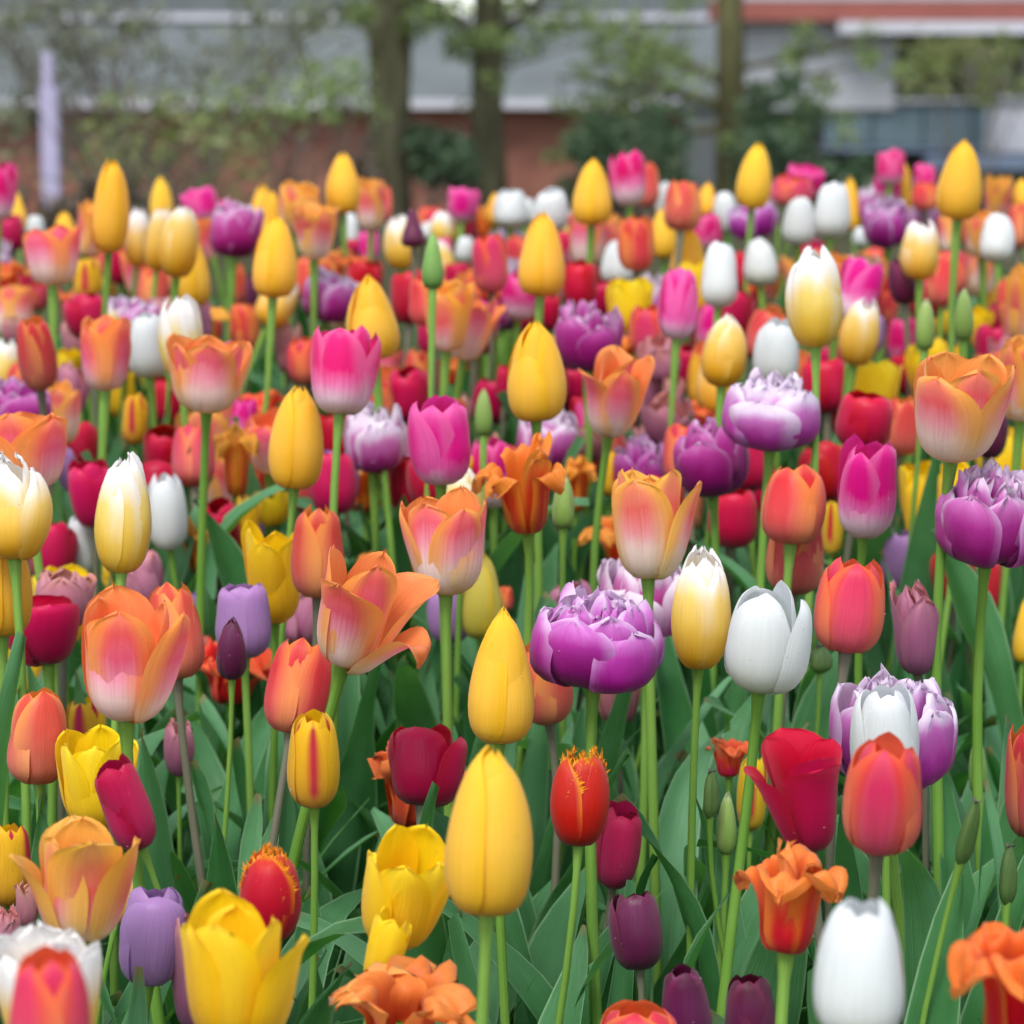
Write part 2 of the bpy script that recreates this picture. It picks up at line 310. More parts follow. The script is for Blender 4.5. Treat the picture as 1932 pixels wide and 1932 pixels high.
def limb(p0, p1, r0, r1, seed, seg=7, wob=.06):
    r = np.random.default_rng(seed); t = np.linspace(0, 1, seg)[:, None]
    p0 = np.array(p0); p1 = np.array(p1); L = np.linalg.norm(p1-p0)
    pts = p0*(1-t)+p1*t + np.cumsum(r.normal(0, wob*L/seg, (seg, 3)), 0)*np.minimum(1, t*3)
    return pts, tube_arrays(pts, (r0*(1-t)+r1*t)[:, 0], 9)
def tree(name, label, X, D, width_px, lean, mat, seed, leafmat, group, low=()):
    r = np.random.default_rng(seed)
    x = (X-966)/5000*D; y = D*math.cos(PITCH); z0 = ground(y)-.1; rad = width_px/5000*D/2
    root = empty(name, (0, 0, 0)); tag(root, label, 'tree', group)
    zz = np.array([0, .1, .3, .7, 1.2, 2, 3, 4, 5.5, 7.]); rr = np.array([1.5, 1.25, 1.1, 1.03, 1, .96, .9, .8, .6, .3])*rad
    pts = np.stack([x+lean*zz+r.normal(0, .012, 10), y+r.normal(0, .02, 10), z0+zz], 1)
    tt = np.linspace(0, 9, 46); P = np.stack([np.interp(tt, np.arange(10), pts[:, i]) for i in range(3)], 1)
    V, F = tube_arrays(P, np.interp(tt, np.arange(10), rr), 18)
    V += r.normal(0, rad*.035, V.shape)
    link('trunk', mesh_from('trunk', V, F, mat=mat), root)
    cen, cr = [], []
    for (h, dx, dy, dz, r0) in list(low)+[(2.6+.45*i, *(r.normal(0, 1, 2)*1.5), .9+r.random(), .07) for i in range(8)]:
        p0 = np.array([np.interp(h, zz, pts[:, 0]), y, z0+h]); p1 = p0+np.array([dx, dy, dz])
        pts2, a = limb(p0, p1, r0, r0*.25, int(r.integers(1e6))); parts = [a]
        for j in range(9):
            b = pts2[r.integers(2, 7)]; e = b+r.normal(0, .38, 3)*np.array([1, 1, .6])
            _, a2 = limb(b, e, r0*.25, .004, int(r.integers(1e6)), 5); parts.append(a2); cen.append(e); cr.append(.3 if h > 2 else .17)
        link('limb', mesh_from('limb', *join_arrays(parts), mat=mat), root)
    for i in range(14): cen.append(np.array([x, y, z0+5.2])+r.normal(0, 1, 3)*np.array([1.5, 1.5, 1.0])); cr.append(.9)
    V, F = leaf_cloud(cen, cr, 5200, .045, seed)
    c = link('crown', mesh_from('crown', V, F, mat=leafmat, smooth=False), root); c['kind'] = 'stuff'
    return root
TG = 'park trees behind the tulip bed'
tree('park_tree', 'mossy trunk, thickest of the three, standing left of the middle', 738, 24, 78, .012, BARK, 3, SPRING, TG, low=[(1.95, .55, .1, .8, .09), (1.8, .35, -.1, .55, .05), (1.75, -.5, .1, .35, .025)])
tree('park_tree', 'mossy trunk standing between its thicker neighbour and the shrubs', 924, 25, 60, -.004, BARK, 4, SPRING, TG, low=[(1.75, .7, .2, .7, .06), (1.7, -.4, .1, .5, .035), (1.6, .8, .1, .2, .02)])
tree('park_tree', 'slim yellow green trunk with bare twigs on the right', 1368, 27, 52, -.006, BARK2, 5, SPRING, TG,
     low=[(1.35, -1.7, .4, .35, .055), (1.55, -1.2, -.3, .55, .05), (1.15, -1.5, .2, -.25, .045), (1.5, 1.2, .3, .25, .04), (1.25, .9, .2, -.35, .035), (1.7, 1.4, .3, .3, .04)])
def shrub(name, label, boxes, D, n, size, mat, seed, stems=6, group='shrubs behind the tulip bed', cat='shrub'):
    r = np.random.default_rng(seed); root = empty(name, (0, 0, 0)); tag(root, label, cat, group)
    cen, rad = [], []
    for (x0, x1, y0, y1, k) in boxes:
        for i in range(k):
            px, py = r.uniform(x0, x1), r.uniform(y0, y1); d = D+r.normal(0, .5); p = wpt(px, py, d); cen.append(np.array(p)); rad.append(min(x1-x0, y1-y0)*.42/5000*D)
    V, F = leaf_cloud(cen, rad, n, size, seed, .9)
    c = link('leaves', mesh_from('leaves', V, F, mat=mat, smooth=False), root); c['kind'] = 'stuff'
    cx = np.mean([c_[0] for c_ in cen]); y = D*math.cos(PITCH); parts = []
    for i in range(stems):
        t = cen[r.integers(len(cen))]
        _, a = limb((cx+r.normal(0, .2), y+r.normal(0, .1), ground(y)-.05), t, .02, .005, int(r.integers(1e6)), 7, .1); parts.append(a)
        for j in range(4):
            b = a[0][r.integers(30, len(a[0]))]; _, a2 = limb(b, b+r.normal(0, .3, 3), .008, .003, int(r.integers(1e6)), 5); parts.append(a2)
    link('stem', mesh_from('stem', *join_arrays(parts), mat=TWIG), root); return root
shrub('evergreen_shrub', 'dark evergreen shrub at the foot of the middle trunk', [(795, 890, 250, 370, 9)], 23.5, 1500, .05, DARKL, 11)
shrub('evergreen_shrub', 'wide dark shrub behind the tall magenta tulip', [(1095, 1280, 240, 380, 14)], 24, 2400, .05, DARKL, 12)
shrub('evergreen_shrub', 'tall dark evergreen shrub right of the slim trunk', [(1415, 1530, 170, 350, 14), (1530, 1690, 300, 370, 8)], 25, 2800, .05, DARKL, 13)
shrub('evergreen_shrub', 'small brown shrub left of the thickest trunk', [(600, 700, 290, 380, 8)], 23, 700, .05, RUSTL, 14)
shrub('leafy_shrub', 'large olive shrub in the left half with spring leaves', [(120, 500, 200, 390, 26), (250, 480, 180, 300, 10)], 20, 650, .05, OLIVE, 15, 16)
shrub('leafy_shrub', 'tall grey twigged shrub at the upper left corner', [(0, 300, -20, 60, 16), (0, 160, 60, 200, 8), (300, 560, 40, 200, 18), (460, 700, -10, 130, 14), (120, 330, 60, 160, 8), (0, 110, 200, 330, 8)], 22, 1900, .045, TWIGL, 16, 44)
shrub('leafy_shrub', 'light green shrub in front of the grey roof', [(540, 700, 120, 220, 10), (380, 640, 150, 260, 14)], 21, 650, .045, SPRING, 17, 12)
shrub('leafy_shrub', 'brownish low shrub at the far left edge', [(0, 250, 345, 420, 14)], 15.5, 700, .045, RUSTL, 18, 12)
# lilac post
po = empty('lilac_post', (0, 0, 0)); tag(po, 'pale lilac post standing among shrubs at the left', 'post')
a = wpt(81, 330, 17); b = wpt(113, 165, 17)
boxobj('post_body', a.x, b.x, a.y-.05, a.y+.05, ground(a.y)-.05, b.z, LILAC, po, .008)
a2 = wpt(86, 165, 17); b2 = wpt(104, 100, 17); boxobj('post_head', a2.x, b2.x, a.y-.035, a.y+.035, b.z, b2.z, LILAC, po, .008)

# long building with grey roof over a brick wall
D = 60.
def zx(X, Y, d=D): p = wpt(X, Y, d); return p.x, p.z
yb = D*math.cos(PITCH)
bl = empty('long_building', (0, 0, 0)); tag(bl, 'long low brick building under a big grey roof', 'building')
xl = zx(-700, 0)[0]; xr = zx(1352, 0)[0]; ze = zx(0, 196)[1]; zt = zx(0, 34)[1]; zg = ground(yb)-.2
boxobj('wall', xl, xr, yb, yb+7, zg, ze-.05, BRICK, bl)
V = [(xl-.2, yb-.5, ze+.1), (xr+.2, yb-.5, ze+.1), (xr+.2, yb+4., zt), (xl-.2, yb+4., zt), (xl-.2, yb-.5, ze+.02), (xr+.2, yb-.5, ze+.02), (xr+.2, yb+4., zt-.1), (xl-.2, yb+4., zt-.1), (xl-.2, yb+8.5, ze+.1), (xr+.2, yb+8.5, ze+.1)]
link('roof', mesh_from('roof', V, [(0,1,2,3), (4,7,6,5), (0,4,5,1), (1,5,6,2), (0,3,7,4), (3,2,9,8)], mat=ROOFM, smooth=False), bl)
boxobj('gutter', xl, xr, yb-.66, yb-.504, ze-.1, ze+.1, WHITEP, bl)
for i, (Xa, Xb) in enumerate(((-700, 790), (1010, 1352))):
    boxobj('upper_roof', zx(Xa, 0)[0], zx(Xb, 0)[0], yb+3.95, yb+6, zt-.3, zt+1.6, ROOFM, bl)
for i in range(5): boxobj('roof_ridge', xl+i*(xr-xl)/5+.05, xl+(i+1)*(xr-xl)/5-.05, yb+3.7, yb+3.94, zt+.004, zt+.16, WHITEP, bl)
for (X0, X1, Y0, Y1) in ((1120, 1170, 215, 300), (1195, 1245, 215, 300)):
    x0, z1 = zx(X0, Y0); x1, z0 = zx(X1, Y1)
    wf = boxobj('window', x0, x1, yb-.06, yb-.003, z0, z1, CREAMP, bl); boxobj('pane', x0+.05, x1-.05, yb-.075, yb-.062, z0+.06, z1-.06, GLASS, wf)
x0, z1 = zx(1288, 205, 58); x1, z0 = zx(1352, 330, 58)
an = empty('pale_annex', (0, 0, 0)); tag(an, 'pale rendered annex behind the slim trunk', 'building')
boxobj('wall', x0, x1, yb-2.5, yb+2, zg, z1, ROOFM, an); boxobj('roof', x0-.1, x1+.1, yb-2.6, yb+2.1, z1+.003, z1+.15, ROOFM, an)
# right building
D2 = 50.; yr = D2*math.cos(PITCH); zgr = ground(yr)-.2
def q(X, Y): p = wpt(X, Y, D2); return p.x, p.z
rb = empty('modern_pavilion', (0, 0, 0)); tag(rb, 'modern pavilion with red band, white fascia and big windows', 'building')
def panel(name, X0, X1, Y0, Y1, dy, th, mat, par=None):
    x0, z1 = q(X0, Y0); x1, z0 = q(X1, Y1); return boxobj(name, x0, x1, yr+dy, yr+dy+th, z0, z1, mat, par or rb)
panel('core_wall', 1400, 2900, -120, 330, .5, 6, DARKW)
panel('upper_wall', 1330, 2900, -160, 7, -.2, .66, CREAMP)
panel('brick_band', 1330, 2900, 9, 44, -.4, .86, BRICK2)
panel('fascia', 1560, 2900, 46, 68, -.55, 1.0, WHITEP)
panel('panel', 1398, 1672, 56, 206, .1, .37, CREAMP)
panel('panel_cap', 1398, 1560, 46, 54, .05, .4, WHITEP)
for i in range(5):
    f = panel('window', 1684+i*110, 1788+i*110, 84, 184, .3, .17, DARKW); f2 = panel('pane', 1690+i*110, 1782+i*110, 88, 180, .27, .02, GLASS, f)
panel('sill', 1672, 2900, 186, 194, .1, .37, CREAMP)
for i in range(4): panel('teal_panel', 1545+i*92, 1633+i*92, 197, 272, .2, .2, TEAL)
panel('plinth', 1540, 2900, 275, 284, .15, .3, BLUEP)
kx = empty('white_kiosk', (0, 0, 0)); tag(kx, 'white kiosk in front of the pavilion at the right edge', 'kiosk')
x0, z1 = q(1822, 182); x1, z0 = q(2050, 284)
boxobj('body', x0, x1, yr-2, yr-.9, z0, z1-.1, WHITEP, kx, .02); boxobj('roof', x0-.08, x1+.08, yr-2.1, yr-.85, z1-.097, z1, CREAMP, kx, .02); boxobj('base', x0+.1, x1-.1, yr-1.9, yr-1, zgr, z0-.003, DARKW, kx)
lw = empty('low_wall', (0, 0, 0)); tag(lw, 'low blue grey wall below the white kiosk', 'wall')
x0, z1 = q(1690, 286); x1, z0 = q(2900, 312)
boxobj('coping', x0, x1, yr-3, yr-2.4, z0, z1, BLUEP, lw, .02); boxobj('wall_base', x0+.1, x1, yr-2.95, yr-2.45, ground(yr-3)-.2, z0-.003, DARKW, lw)
shrub('evergreen_shrub', 'added olive leaves standing in for foliage reflected in the pavilion windows', [(1690, 1800, 80, 190, 12), (1800, 1950, 90, 190, 12)], 46, 1100, .08, OLIVE, 21, 8)  # leaf mass added before the panes to imitate greenery mirrored in the glass
shrub('leafy_shrub', 'loose green shrub with bare twigs left of the slim trunk', [(1060, 1330, 30, 200, 12)], 26, 700, .05, SPRING, 22, 14)

# ------------------------------------------------------------------ tulip parts
PROF = {  # (v, r, z) control points
 'egg':   ([0,.06,.16,.3,.45,.6,.75,.88,1], [.16,.50,.80,.97,.99,.88,.68,.42,.07], [0,.01,.07,.2,.38,.57,.76,.91,1]),
 'pear':  ([0,.06,.16,.3,.45,.6,.75,.88,1], [.15,.6,.92,1,.86,.62,.46,.36,.16], [0,.01,.07,.2,.38,.57,.76,.91,1]),
 'pear2': ([0,.06,.16,.3,.45,.6,.75,.88,1], [.15,.42,.72,.94,1,.92,.74,.46,.10], [0,.01,.07,.2,.38,.57,.76,.91,1]),
 'cup': ([0,.06,.16,.3,.45,.6,.75,.88,1], [.16,.44,.73,.92,1,1,.96,.87,.64], [0,.015,.085,.22,.39,.57,.76,.91,1]),
 'closed': ([0,.06,.16,.3,.45,.6,.75,.88,1], [.15,.42,.70,.90,1,.97,.83,.60,.28], [0,.015,.085,.22,.39,.57,.76,.91,1]),
 'ovoid': ([0,.06,.16,.3,.45,.6,.75,.88,1], [.16,.46,.77,.97,1,.94,.82,.64,.36], [0,.015,.085,.22,.39,.57,.76,.91,1]),
 'taper': ([0,.06,.16,.3,.45,.6,.75,.88,1], [.16,.46,.76,.95,1,.96,.87,.74,.50], [0,.015,.085,.22,.39,.57,.76,.91,1]),
 'goblet': ([0,.06,.16,.3,.45,.6,.75,.88,1], [.14,.40,.66,.83,.92,.97,1,1,.93], [0,.015,.09,.23,.4,.58,.76,.91,1]),
 'flare': ([0,.06,.16,.3,.45,.6,.75,.88,1], [.13,.36,.58,.70,.77,.83,.91,1.0,1.10], [0,.015,.095,.24,.42,.6,.78,.91,1]),
 'reflex':([0,.07,.2,.38,.55,.7,.82,.92,1], [.12,.36,.52,.56,.60,.70,.86,1.02,1.10], [0,.02,.16,.38,.6,.78,.84,.78,.64]),
 'ruff':  ([0,.07,.2,.38,.55,.7,.82,.92,1], [.12,.34,.50,.54,.54,.58,.64,.70,.74], [0,.02,.16,.38,.58,.74,.86,.95,1]),
 'bowl': ([0,.06,.16,.3,.45,.6,.75,.88,1], [.16,.46,.76,.95,1,1,.96,.88,.76], [0,.015,.10,.26,.44,.62,.79,.91,1]),
 'inner': ([0,.06,.16,.3,.45,.6,.75,.88,1], [.16,.5,.76,.9,.95,.97,.98,.94,.84], [0,.02,.1,.26,.44,.62,.8,.93,1]),
}
def petal(prof, Rr, Hh, phi, A0, vsl=.5, pw=2.0, qw=.8, base=.62, cup=1.0, lean=0., ripple=.02, ruffle=0., curl=0., spiral=.03, rib=.012, jag=0., notch=0., mucro=.03, nu=11, nv=14, seed=0, fringe=0):
    r = np.random.default_rng(seed)
    t = np.linspace(0, 1, nv); v = 1-(1-t)**1.25
    u = np.linspace(-1, 1, nu); Um, Vm = np.meshgrid(u, v)
    P = PROF[prof]; rp = spline(P[0], P[1], Vm)*Rr; zp = spline(P[0], P[2], Vm)*Hh
    rp = rp*(1+r.normal(0, .07)*(Vm-.35)*np.minimum(1, Vm*3)+r.normal(0, .03)*np.sin(Vm*6.3))
    zp = zp+Hh*mucro*np.exp(-(Um/.14)**2)*Vm**10
    shape = np.where(Vm < vsl, 1, (1-np.clip((Vm-vsl)/(1-vsl), 0, 1)**pw)**qw)
    shape = np.maximum(shape, .05)*np.where(Vm < .28, base+(1-base)*np.sin(np.clip(Vm/.28, 0, 1)*np.pi/2), 1)
    th = Um*R_(A0)*shape
    rad = rp*(1-cup*(1-np.cos(th))); tan = rp*np.sin(th)
    ph = r.uniform(0, 6.28, 8)
    wv = np.sin(3.1*Um+ph[0]+2*Vm)*np.sin(3.7*Vm+ph[1])+.6*np.sin(5.3*Um+ph[2])*np.sin(5*Vm+ph[3])
    rad += 1.4*Rr*ripple*wv*(.3+.7*np.abs(Um))*np.minimum(1, Vm*4)
    if ruffle:
        rf = np.sin(7*Vm+ph[4]+3*Um)*np.abs(Um)**1.5*np.clip((Vm-.45)/.4, 0, 1)+np.sin(6.5*Um+ph[5])*Vm**3+.5*np.sin(11*Um+ph[6])*Vm**4
        rad += Rr*ruffle*rf*np.minimum(1, Vm*2); zp += Hh*ruffle*.6*np.sin(8*Um+ph[7])*Vm**3
    rad += Rr*spiral*Um*np.minimum(1, Vm*5)*(1-.6*Vm)
    rad += Rr*curl*np.abs(Um)**3*Vm
    rad -= Rr*rib*np.exp(-(Um/.13)**2)*np.minimum(1, Vm*6)*np.minimum(1, (1-Vm)*6)
    if notch: zp -= Hh*notch*np.exp(-(Um/.22)**2)*np.clip((Vm-.8)/.2, 0, 1)**2
    if jag: zp += Hh*jag*r.normal(0, 1, Um.shape)*np.clip((Vm-.72)/.28, 0, 1)**1.5; tan += Rr*jag*1.2*r.normal(0, 1, Um.shape)*np.clip((Vm-.7)/.3, 0, 1)*np.abs(Um); rad += Rr*jag*1.4*r.normal(0, 1, Um.shape)*np.clip((Vm-.7)/.3, 0, 1)
    if lean:
        c, s = math.cos(lean), math.sin(lean); rad, zp = rad*c+zp*s, zp*c-rad*s
    c, s = math.cos(phi), math.sin(phi)
    V = np.stack([rad*c-tan*s, rad*s+tan*c, zp], -1).reshape(-1, 3)
    UV = np.stack([(Um+1)/2, Vm], -1).reshape(-1, 2); F = grid_faces(nu, nv)
    if fringe:
        # thread-like fringe along the upper rim
        G = V.reshape(nv, nu, 3); rim = [(j, 0) for j in range(nv//2, nv)]+[(nv-1, i) for i in range(nu)]+[(j, nu-1) for j in range(nv-1, nv//2, -1)]
        ctr = G[nv//2, nu//2]; ev, eu, ef = [], [], []; b = len(V)
        for a_, b_ in zip(rim[:-1], rim[1:]):
            p0, p1 = G[a_], G[b_]
            for k in range(fringe):
                f = (k+.5)/fringe; p = p0*(1-f)+p1*f; d = p-ctr; d = d/np.linalg.norm(d)+r.normal(0, .35, 3); w_ = (p1-p0); w_ = w_/(np.linalg.norm(w_)+1e-9)*Rr*.05
                ev += [p-w_, p+w_, p+d*Hh*r.uniform(.03, .075), p+d*Hh*.02+r.normal(0, .0004, 3)]; eu += [(.98, .97), (.98, .97), (1, 1), (.99, 1)]
                ef.append((b, b+1, b+2, b+3)); b += 4
        V = np.concatenate([V, np.array(ev)]); UV = np.concatenate([UV, np.array(eu)]); F = np.concatenate([F, np.array(ef)])
    return V, F, UV

def leaf_mesh(L, W, arch, fold, twist, seed, nu=5, nv=14):
    r = np.random.default_rng(seed); t = np.linspace(0, 1, nv); u = np.linspace(-1, 1, nu); Um, Vm = np.meshgrid(u, t)
    ang = R_(86)-arch*(Vm**1.7); ds_ = L/(nv-1)
    cr = np.cumsum(np.cos(ang[:, 0]))*ds_; cz = np.cumsum(np.sin(ang[:, 0]))*ds_; cr -= cr[0]; cz -= cz[0]
    wd = W/2*(np.sin(np.pi*np.clip(t, 0, 1)**.72)**.8*.9+.22*(1-t)**2); wd[-1] = W*.01
    ph = r.uniform(0, 6.28, 4)
    f = fold*(1-.5*Vm)
    tan = Um*wd[:, None]*np.cos(f); up = np.abs(Um)*wd[:, None]*np.sin(f)+.10*W*np.sin(7*Vm+ph[0])*Um*np.abs(Um)+.07*W*np.sin(11*Vm+ph[1]+Um)*Um**2
    nr, nz = -np.sin(ang), np.cos(ang)      # upper side normal
    x = cr[:, None]+nr*up; z = cz[:, None]+nz*up; y = tan
    tw = twist*Vm**1.5; c, s = np.cos(tw), np.sin(tw)
    V = np.stack([x*c-y*s, x*s+y*c, z], -1).reshape(-1, 3); V[:, 1] += .05*L*np.sin(t.repeat(nu)*2.2+ph[2])*t.repeat(nu)**1.5
    UV = np.stack([(Um+1)/2, Vm], -1).reshape(-1, 2)
    return V, grid_faces(nu, nv), UV
LEAVES = []
for i in range(26):
    L = rng.uniform(.18, .32); LEAVES.append(mesh_from('leaf', *leaf_mesh(L, rng.uniform(.030, .058)*(L/.26)**.5, rng.uniform(.1, 1.15)*(1.4 if i % 5 == 0 else 1), rng.uniform(.25, .75), rng.uniform(-.7, .7), i+50), mat=LEAF))

NAME = dict(Y='golden_tulip', W='white_tulip', P='magenta_tulip', R='crimson_tulip', O='coral_tulip', A='peach_tulip', V='double_tulip', C='cream_tulip', L='lilac_tulip',
    D='dark_tulip', M='mauve_tulip', G='tulip_bud', B='flamed_tulip', F='fringed_tulip', K='ruffled_tulip', N='lemon_tulip', S='seed_pod')
GRP = dict(Y='golden tulips', W='white tulips', P='magenta tulips', R='crimson tulips', O='coral tulips', A='peach tulips', V='purple double tulips', C='cream and gold tulips', L='lilac tulips',
    D='dark purple tulips', M='mauve tulips', G='green tulip buds', B='red flamed yellow tulips', F='fringed red tulips', K='ruffled orange tulips', N='lemon yellow tulips', S='tulip seed pods')

def _drop():
    th = np.linspace(0, 2*np.pi, 6, endpoint=False); V = []
    for z, q_ in ((.95, .3), (.45, .88), (-.45, .88), (-.95, .3)): V += [(q_*math.cos(a), q_*math.sin(a), z) for a in th]
    i = np.arange(6); j = (i+1) % 6
    F = [np.stack([k*6+6+i, k*6+6+j, k*6+j, k*6+i], 1) for k in range(3)]+[np.array([[0, 1, 2, 3], [0, 3, 4, 5], [21, 20, 19, 18], [23, 22, 21, 18]])]
    return np.array(V), np.concatenate(F)
DROP = _drop()
def water_mat():
    g = NG('water'); b = g.n('BsdfPrincipled'); b.inputs['Base Color'].default_value = (1, 1, 1, 1); b.inputs['Roughness'].default_value = .02; b.inputs['IOR'].default_value = 1.33; b.inputs['Transmission Weight'].default_value = .9
    return g.done(b.outputs[0])
WATER = water_mat()
def whorl(kind, sh, H_, Rr, r, hi, var=0):
    """list of petal keyword sets for one bloom"""
    nu, nv = (13, 17) if hi else (9, 11)
    ps = []; ph0 = r.uniform(0, 2*math.pi)
    def six(po, pi, Ao, Ai, **kw):
        jl = kw.pop('jl', .02); op = kw.pop('op', 0.); rsi = kw.pop('rsi', .89); hv = kw.pop('hv', .08); fr = kw.pop('fringe', 0); cp = kw.pop('cup', 1.22)
        for pf, rs, dp, A in ((pi, rsi, math.pi/3, Ai), (po, 1., 0., Ao)):
            for k in range(3):
                ps.append({**dict(prof=pf, Rr=Rr*rs, Hh=H_*(r.uniform(1-hv, 1.0) if rs == 1 else r.uniform(1-hv*.7, 1.015)), phi=ph0+dp+k*2.0944+r.normal(0, .06), A0=A*r.uniform(.94, 1.05), nu=nu, nv=nv, seed=int(r.integers(1e9)), lean=op+r.normal(0, jl), spiral=.04 if rs == 1 else .01, cup=cp if rs == 1 else 1.05, fringe=fr if rs == 1 else fr//2), **kw})
    front = -math.pi/2+r.normal(0, .25)+(math.pi/3 if r.random() < .5 else 0)
    if kind == 'Y':
        ph0 = -math.pi/2+(.85+r.normal(0, .15) if var == 5 else r.normal(0, .6))
        six('egg', 'egg', 70, 70, vsl=.66, pw=2.2, qw=.6, base=.55, ripple=.014, jl=.018, hv=.05, rsi=.87, cup=1.16, op=r.uniform(-.01, .02))
        for p in ps[3:]: p['spiral'] = .085
        if var == 4 or (var == 0 and r.random() < .3):      # the petal facing us stands lower than those behind it
            k = min((3, 4, 5), key=lambda q: math.cos(ps[q]['phi']-math.pi/2)); ps[k]['Hh'] *= r.uniform(.68, .84); ps[k]['lean'] += .02
    elif kind == 'G':
        ph0 = -math.pi/2+r.normal(0, .6); six('egg', 'egg', 74, 66, vsl=.6, pw=1.6, qw=.9, ripple=.015, jl=.005, hv=.03)
    elif kind == 'D' and sh in ('pear', 'pear2'):
        ph0 = -math.pi/2+math.pi/3*r.integers(0, 2); six(sh, sh, 70, 62, vsl=.5, pw=1.7, qw=.8, ripple=.02, jl=.01)
    elif kind in 'WPRODBLFC' or (kind == 'M' and sh == 'cup'):
        o = {'W': 'ovoid', 'C': 'closed', 'O': 'taper', 'B': 'taper', 'F': 'closed', 'D': 'taper'}.get(kind, 'cup'); i = o; ph0 = front
        if sh in ('goblet', 'flare'): o = i = sh
        kw = dict(vsl=.55, pw=2.4, qw=.62, ripple=.014, jl=.03 if sh not in ('goblet', 'flare') else .10, notch=.015, op=r.uniform(-.02, .05), base=.55)
        Ao, Ai = 70, 60
        if kind == 'W': kw.update(notch=0., vsl=.56, pw=2.7, qw=.58, rib=.03, cup=1.3, hv=.10, mucro=0.); Ao, Ai = 64, 60
        if kind == 'P': kw.update(vsl=.46, pw=2.1, qw=.72, jl=.05, rib=.02, hv=.10)
        if kind == 'O': kw.update(vsl=.5, pw=2.1, qw=.7, jl=.03, rib=.05)
        if kind == 'R': kw.update(vsl=.58, pw=2.6, qw=.6, jl=.045, rib=.02, hv=.12)
        if kind == 'D': kw.update(rib=.03, hv=.06)
        if kind == 'C': kw.update(vsl=.6, pw=2.2, qw=.65, jag=.014, ruffle=.035, jl=.03, hv=.14)
        if kind == 'F': kw.update(vsl=.6, pw=2.2, qw=.65, fringe=5)
        if kind == 'M': kw.update(ruffle=.05)
        six(o, i, Ao, Ai, **kw)
    elif kind in 'AN':
        o = 'goblet' if sh in ('-', 'goblet') else 'flare'; ph0 = front
        jl = .05 if o == 'goblet' else .13
        six(o, 'goblet', 58 if kind == 'N' else 68, 54 if kind == 'N' else 60, vsl=.5, pw=2.2, qw=.7, ripple=.018, ruffle=.03, jl=jl, cup=1.16, curl=.03, rib=.03, hv=.16, base=.55, op=r.uniform(-.05, .04))
        if sh == 'flop':
            ps[3].update(prof='reflex', lean=.62, A0=62, phi=-.3, cup=1.2); ps[4].update(lean=.34, phi=.5, A0=74); ps[5].update(lean=-.02, phi=-2.0, A0=76)
    elif kind == 'M':
        ph0 = front; six('goblet', 'cup', 62, 54, vsl=.45, pw=2.0, qw=.8, ripple=.05, ruffle=.08, jl=.12, rib=.03, hv=.2)
    elif kind == 'K':
        for k in range(6):
            rf = k % 2 == 0 or r.random() < .45
            ps.append(dict(prof='reflex' if rf else 'ruff', Rr=Rr*(1 if rf else .95), Hh=H_*(r.uniform(.6, 1.08) if sh == 'crumple' else r.uniform(.86, 1.03)), phi=ph0+k*1.0472+r.normal(0, .3 if sh == 'crumple' else .12), A0=58, vsl=.55, pw=2.3, qw=.65, ripple=.05, ruffle=.26 if sh == 'crumple' else .12, jag=.03 if sh == 'crumple' else .006, curl=.12, rib=.02, lean=r.normal(0, .24 if sh == 'crumple' else .09), nu=nu, nv=nv, seed=int(r.integers(1e9))))
    elif kind == 'V':
        for n, ro, ho, A, pf, ln, ruf in ((5, 1.0, .93, 48, 'bowl', .06, .04), (6, .84, .96, 44, 'bowl', .03, .07), (7, .62, 1.0, 38, 'inner', 0., .11), (6, .38, .97, 44, 'inner', -.05, .16)):
            a0 = r.uniform(0, 6.28) if n != 5 else -math.pi/2+math.pi/5+r.normal(0, .16)
            for k in range(n):
                ps.append(dict(prof=pf, Rr=Rr*ro*r.uniform(.95, 1.04), Hh=H_*ho*r.uniform(.84, 1.06), phi=a0+k*2*math.pi/n+r.normal(0, .12), A0=A*r.uniform(.85, 1.1), vsl=.55, pw=2.3, qw=.66, ripple=.035, ruffle=ruf, cup=1.15, curl=-.05, lean=ln+r.normal(0, .09), jag=.010, rib=.03, nu=nu, nv=nv-2, seed=int(r.integers(1e9))))
    if var in (2, 3) and kind != 'Y':      # one outer petal swung open
        ps[5].update(phi=-.3 if var == 2 else -2.84, lean=.2, A0=min(ps[5]['A0'], 52), seed=ps[5]['seed']); ps[4].update(phi=-1.9 if var == 2 else -1.2); ps[3].update(phi=1.9)
    return ps

def add_leaves(root, gp, n, r, zs=1.0):
    a0 = r.uniform(0, 6.28)
    for k in range(n):
        me = LEAVES[r.integers(len(LEAVES))]
        o = link('leaf', me, root); s = r.uniform(.8, 1.15)*zs
        o.location = (gp[0]+.006*math.cos(a0+k*2.2), gp[1]+.006*math.sin(a0+k*2.2), gp[2]-.01+.045*k); o.scale = (s, s, s); o.rotation_euler = (r.normal(0, .06), r.normal(0, .06), a0+k*2.2+r.normal(0, .3))

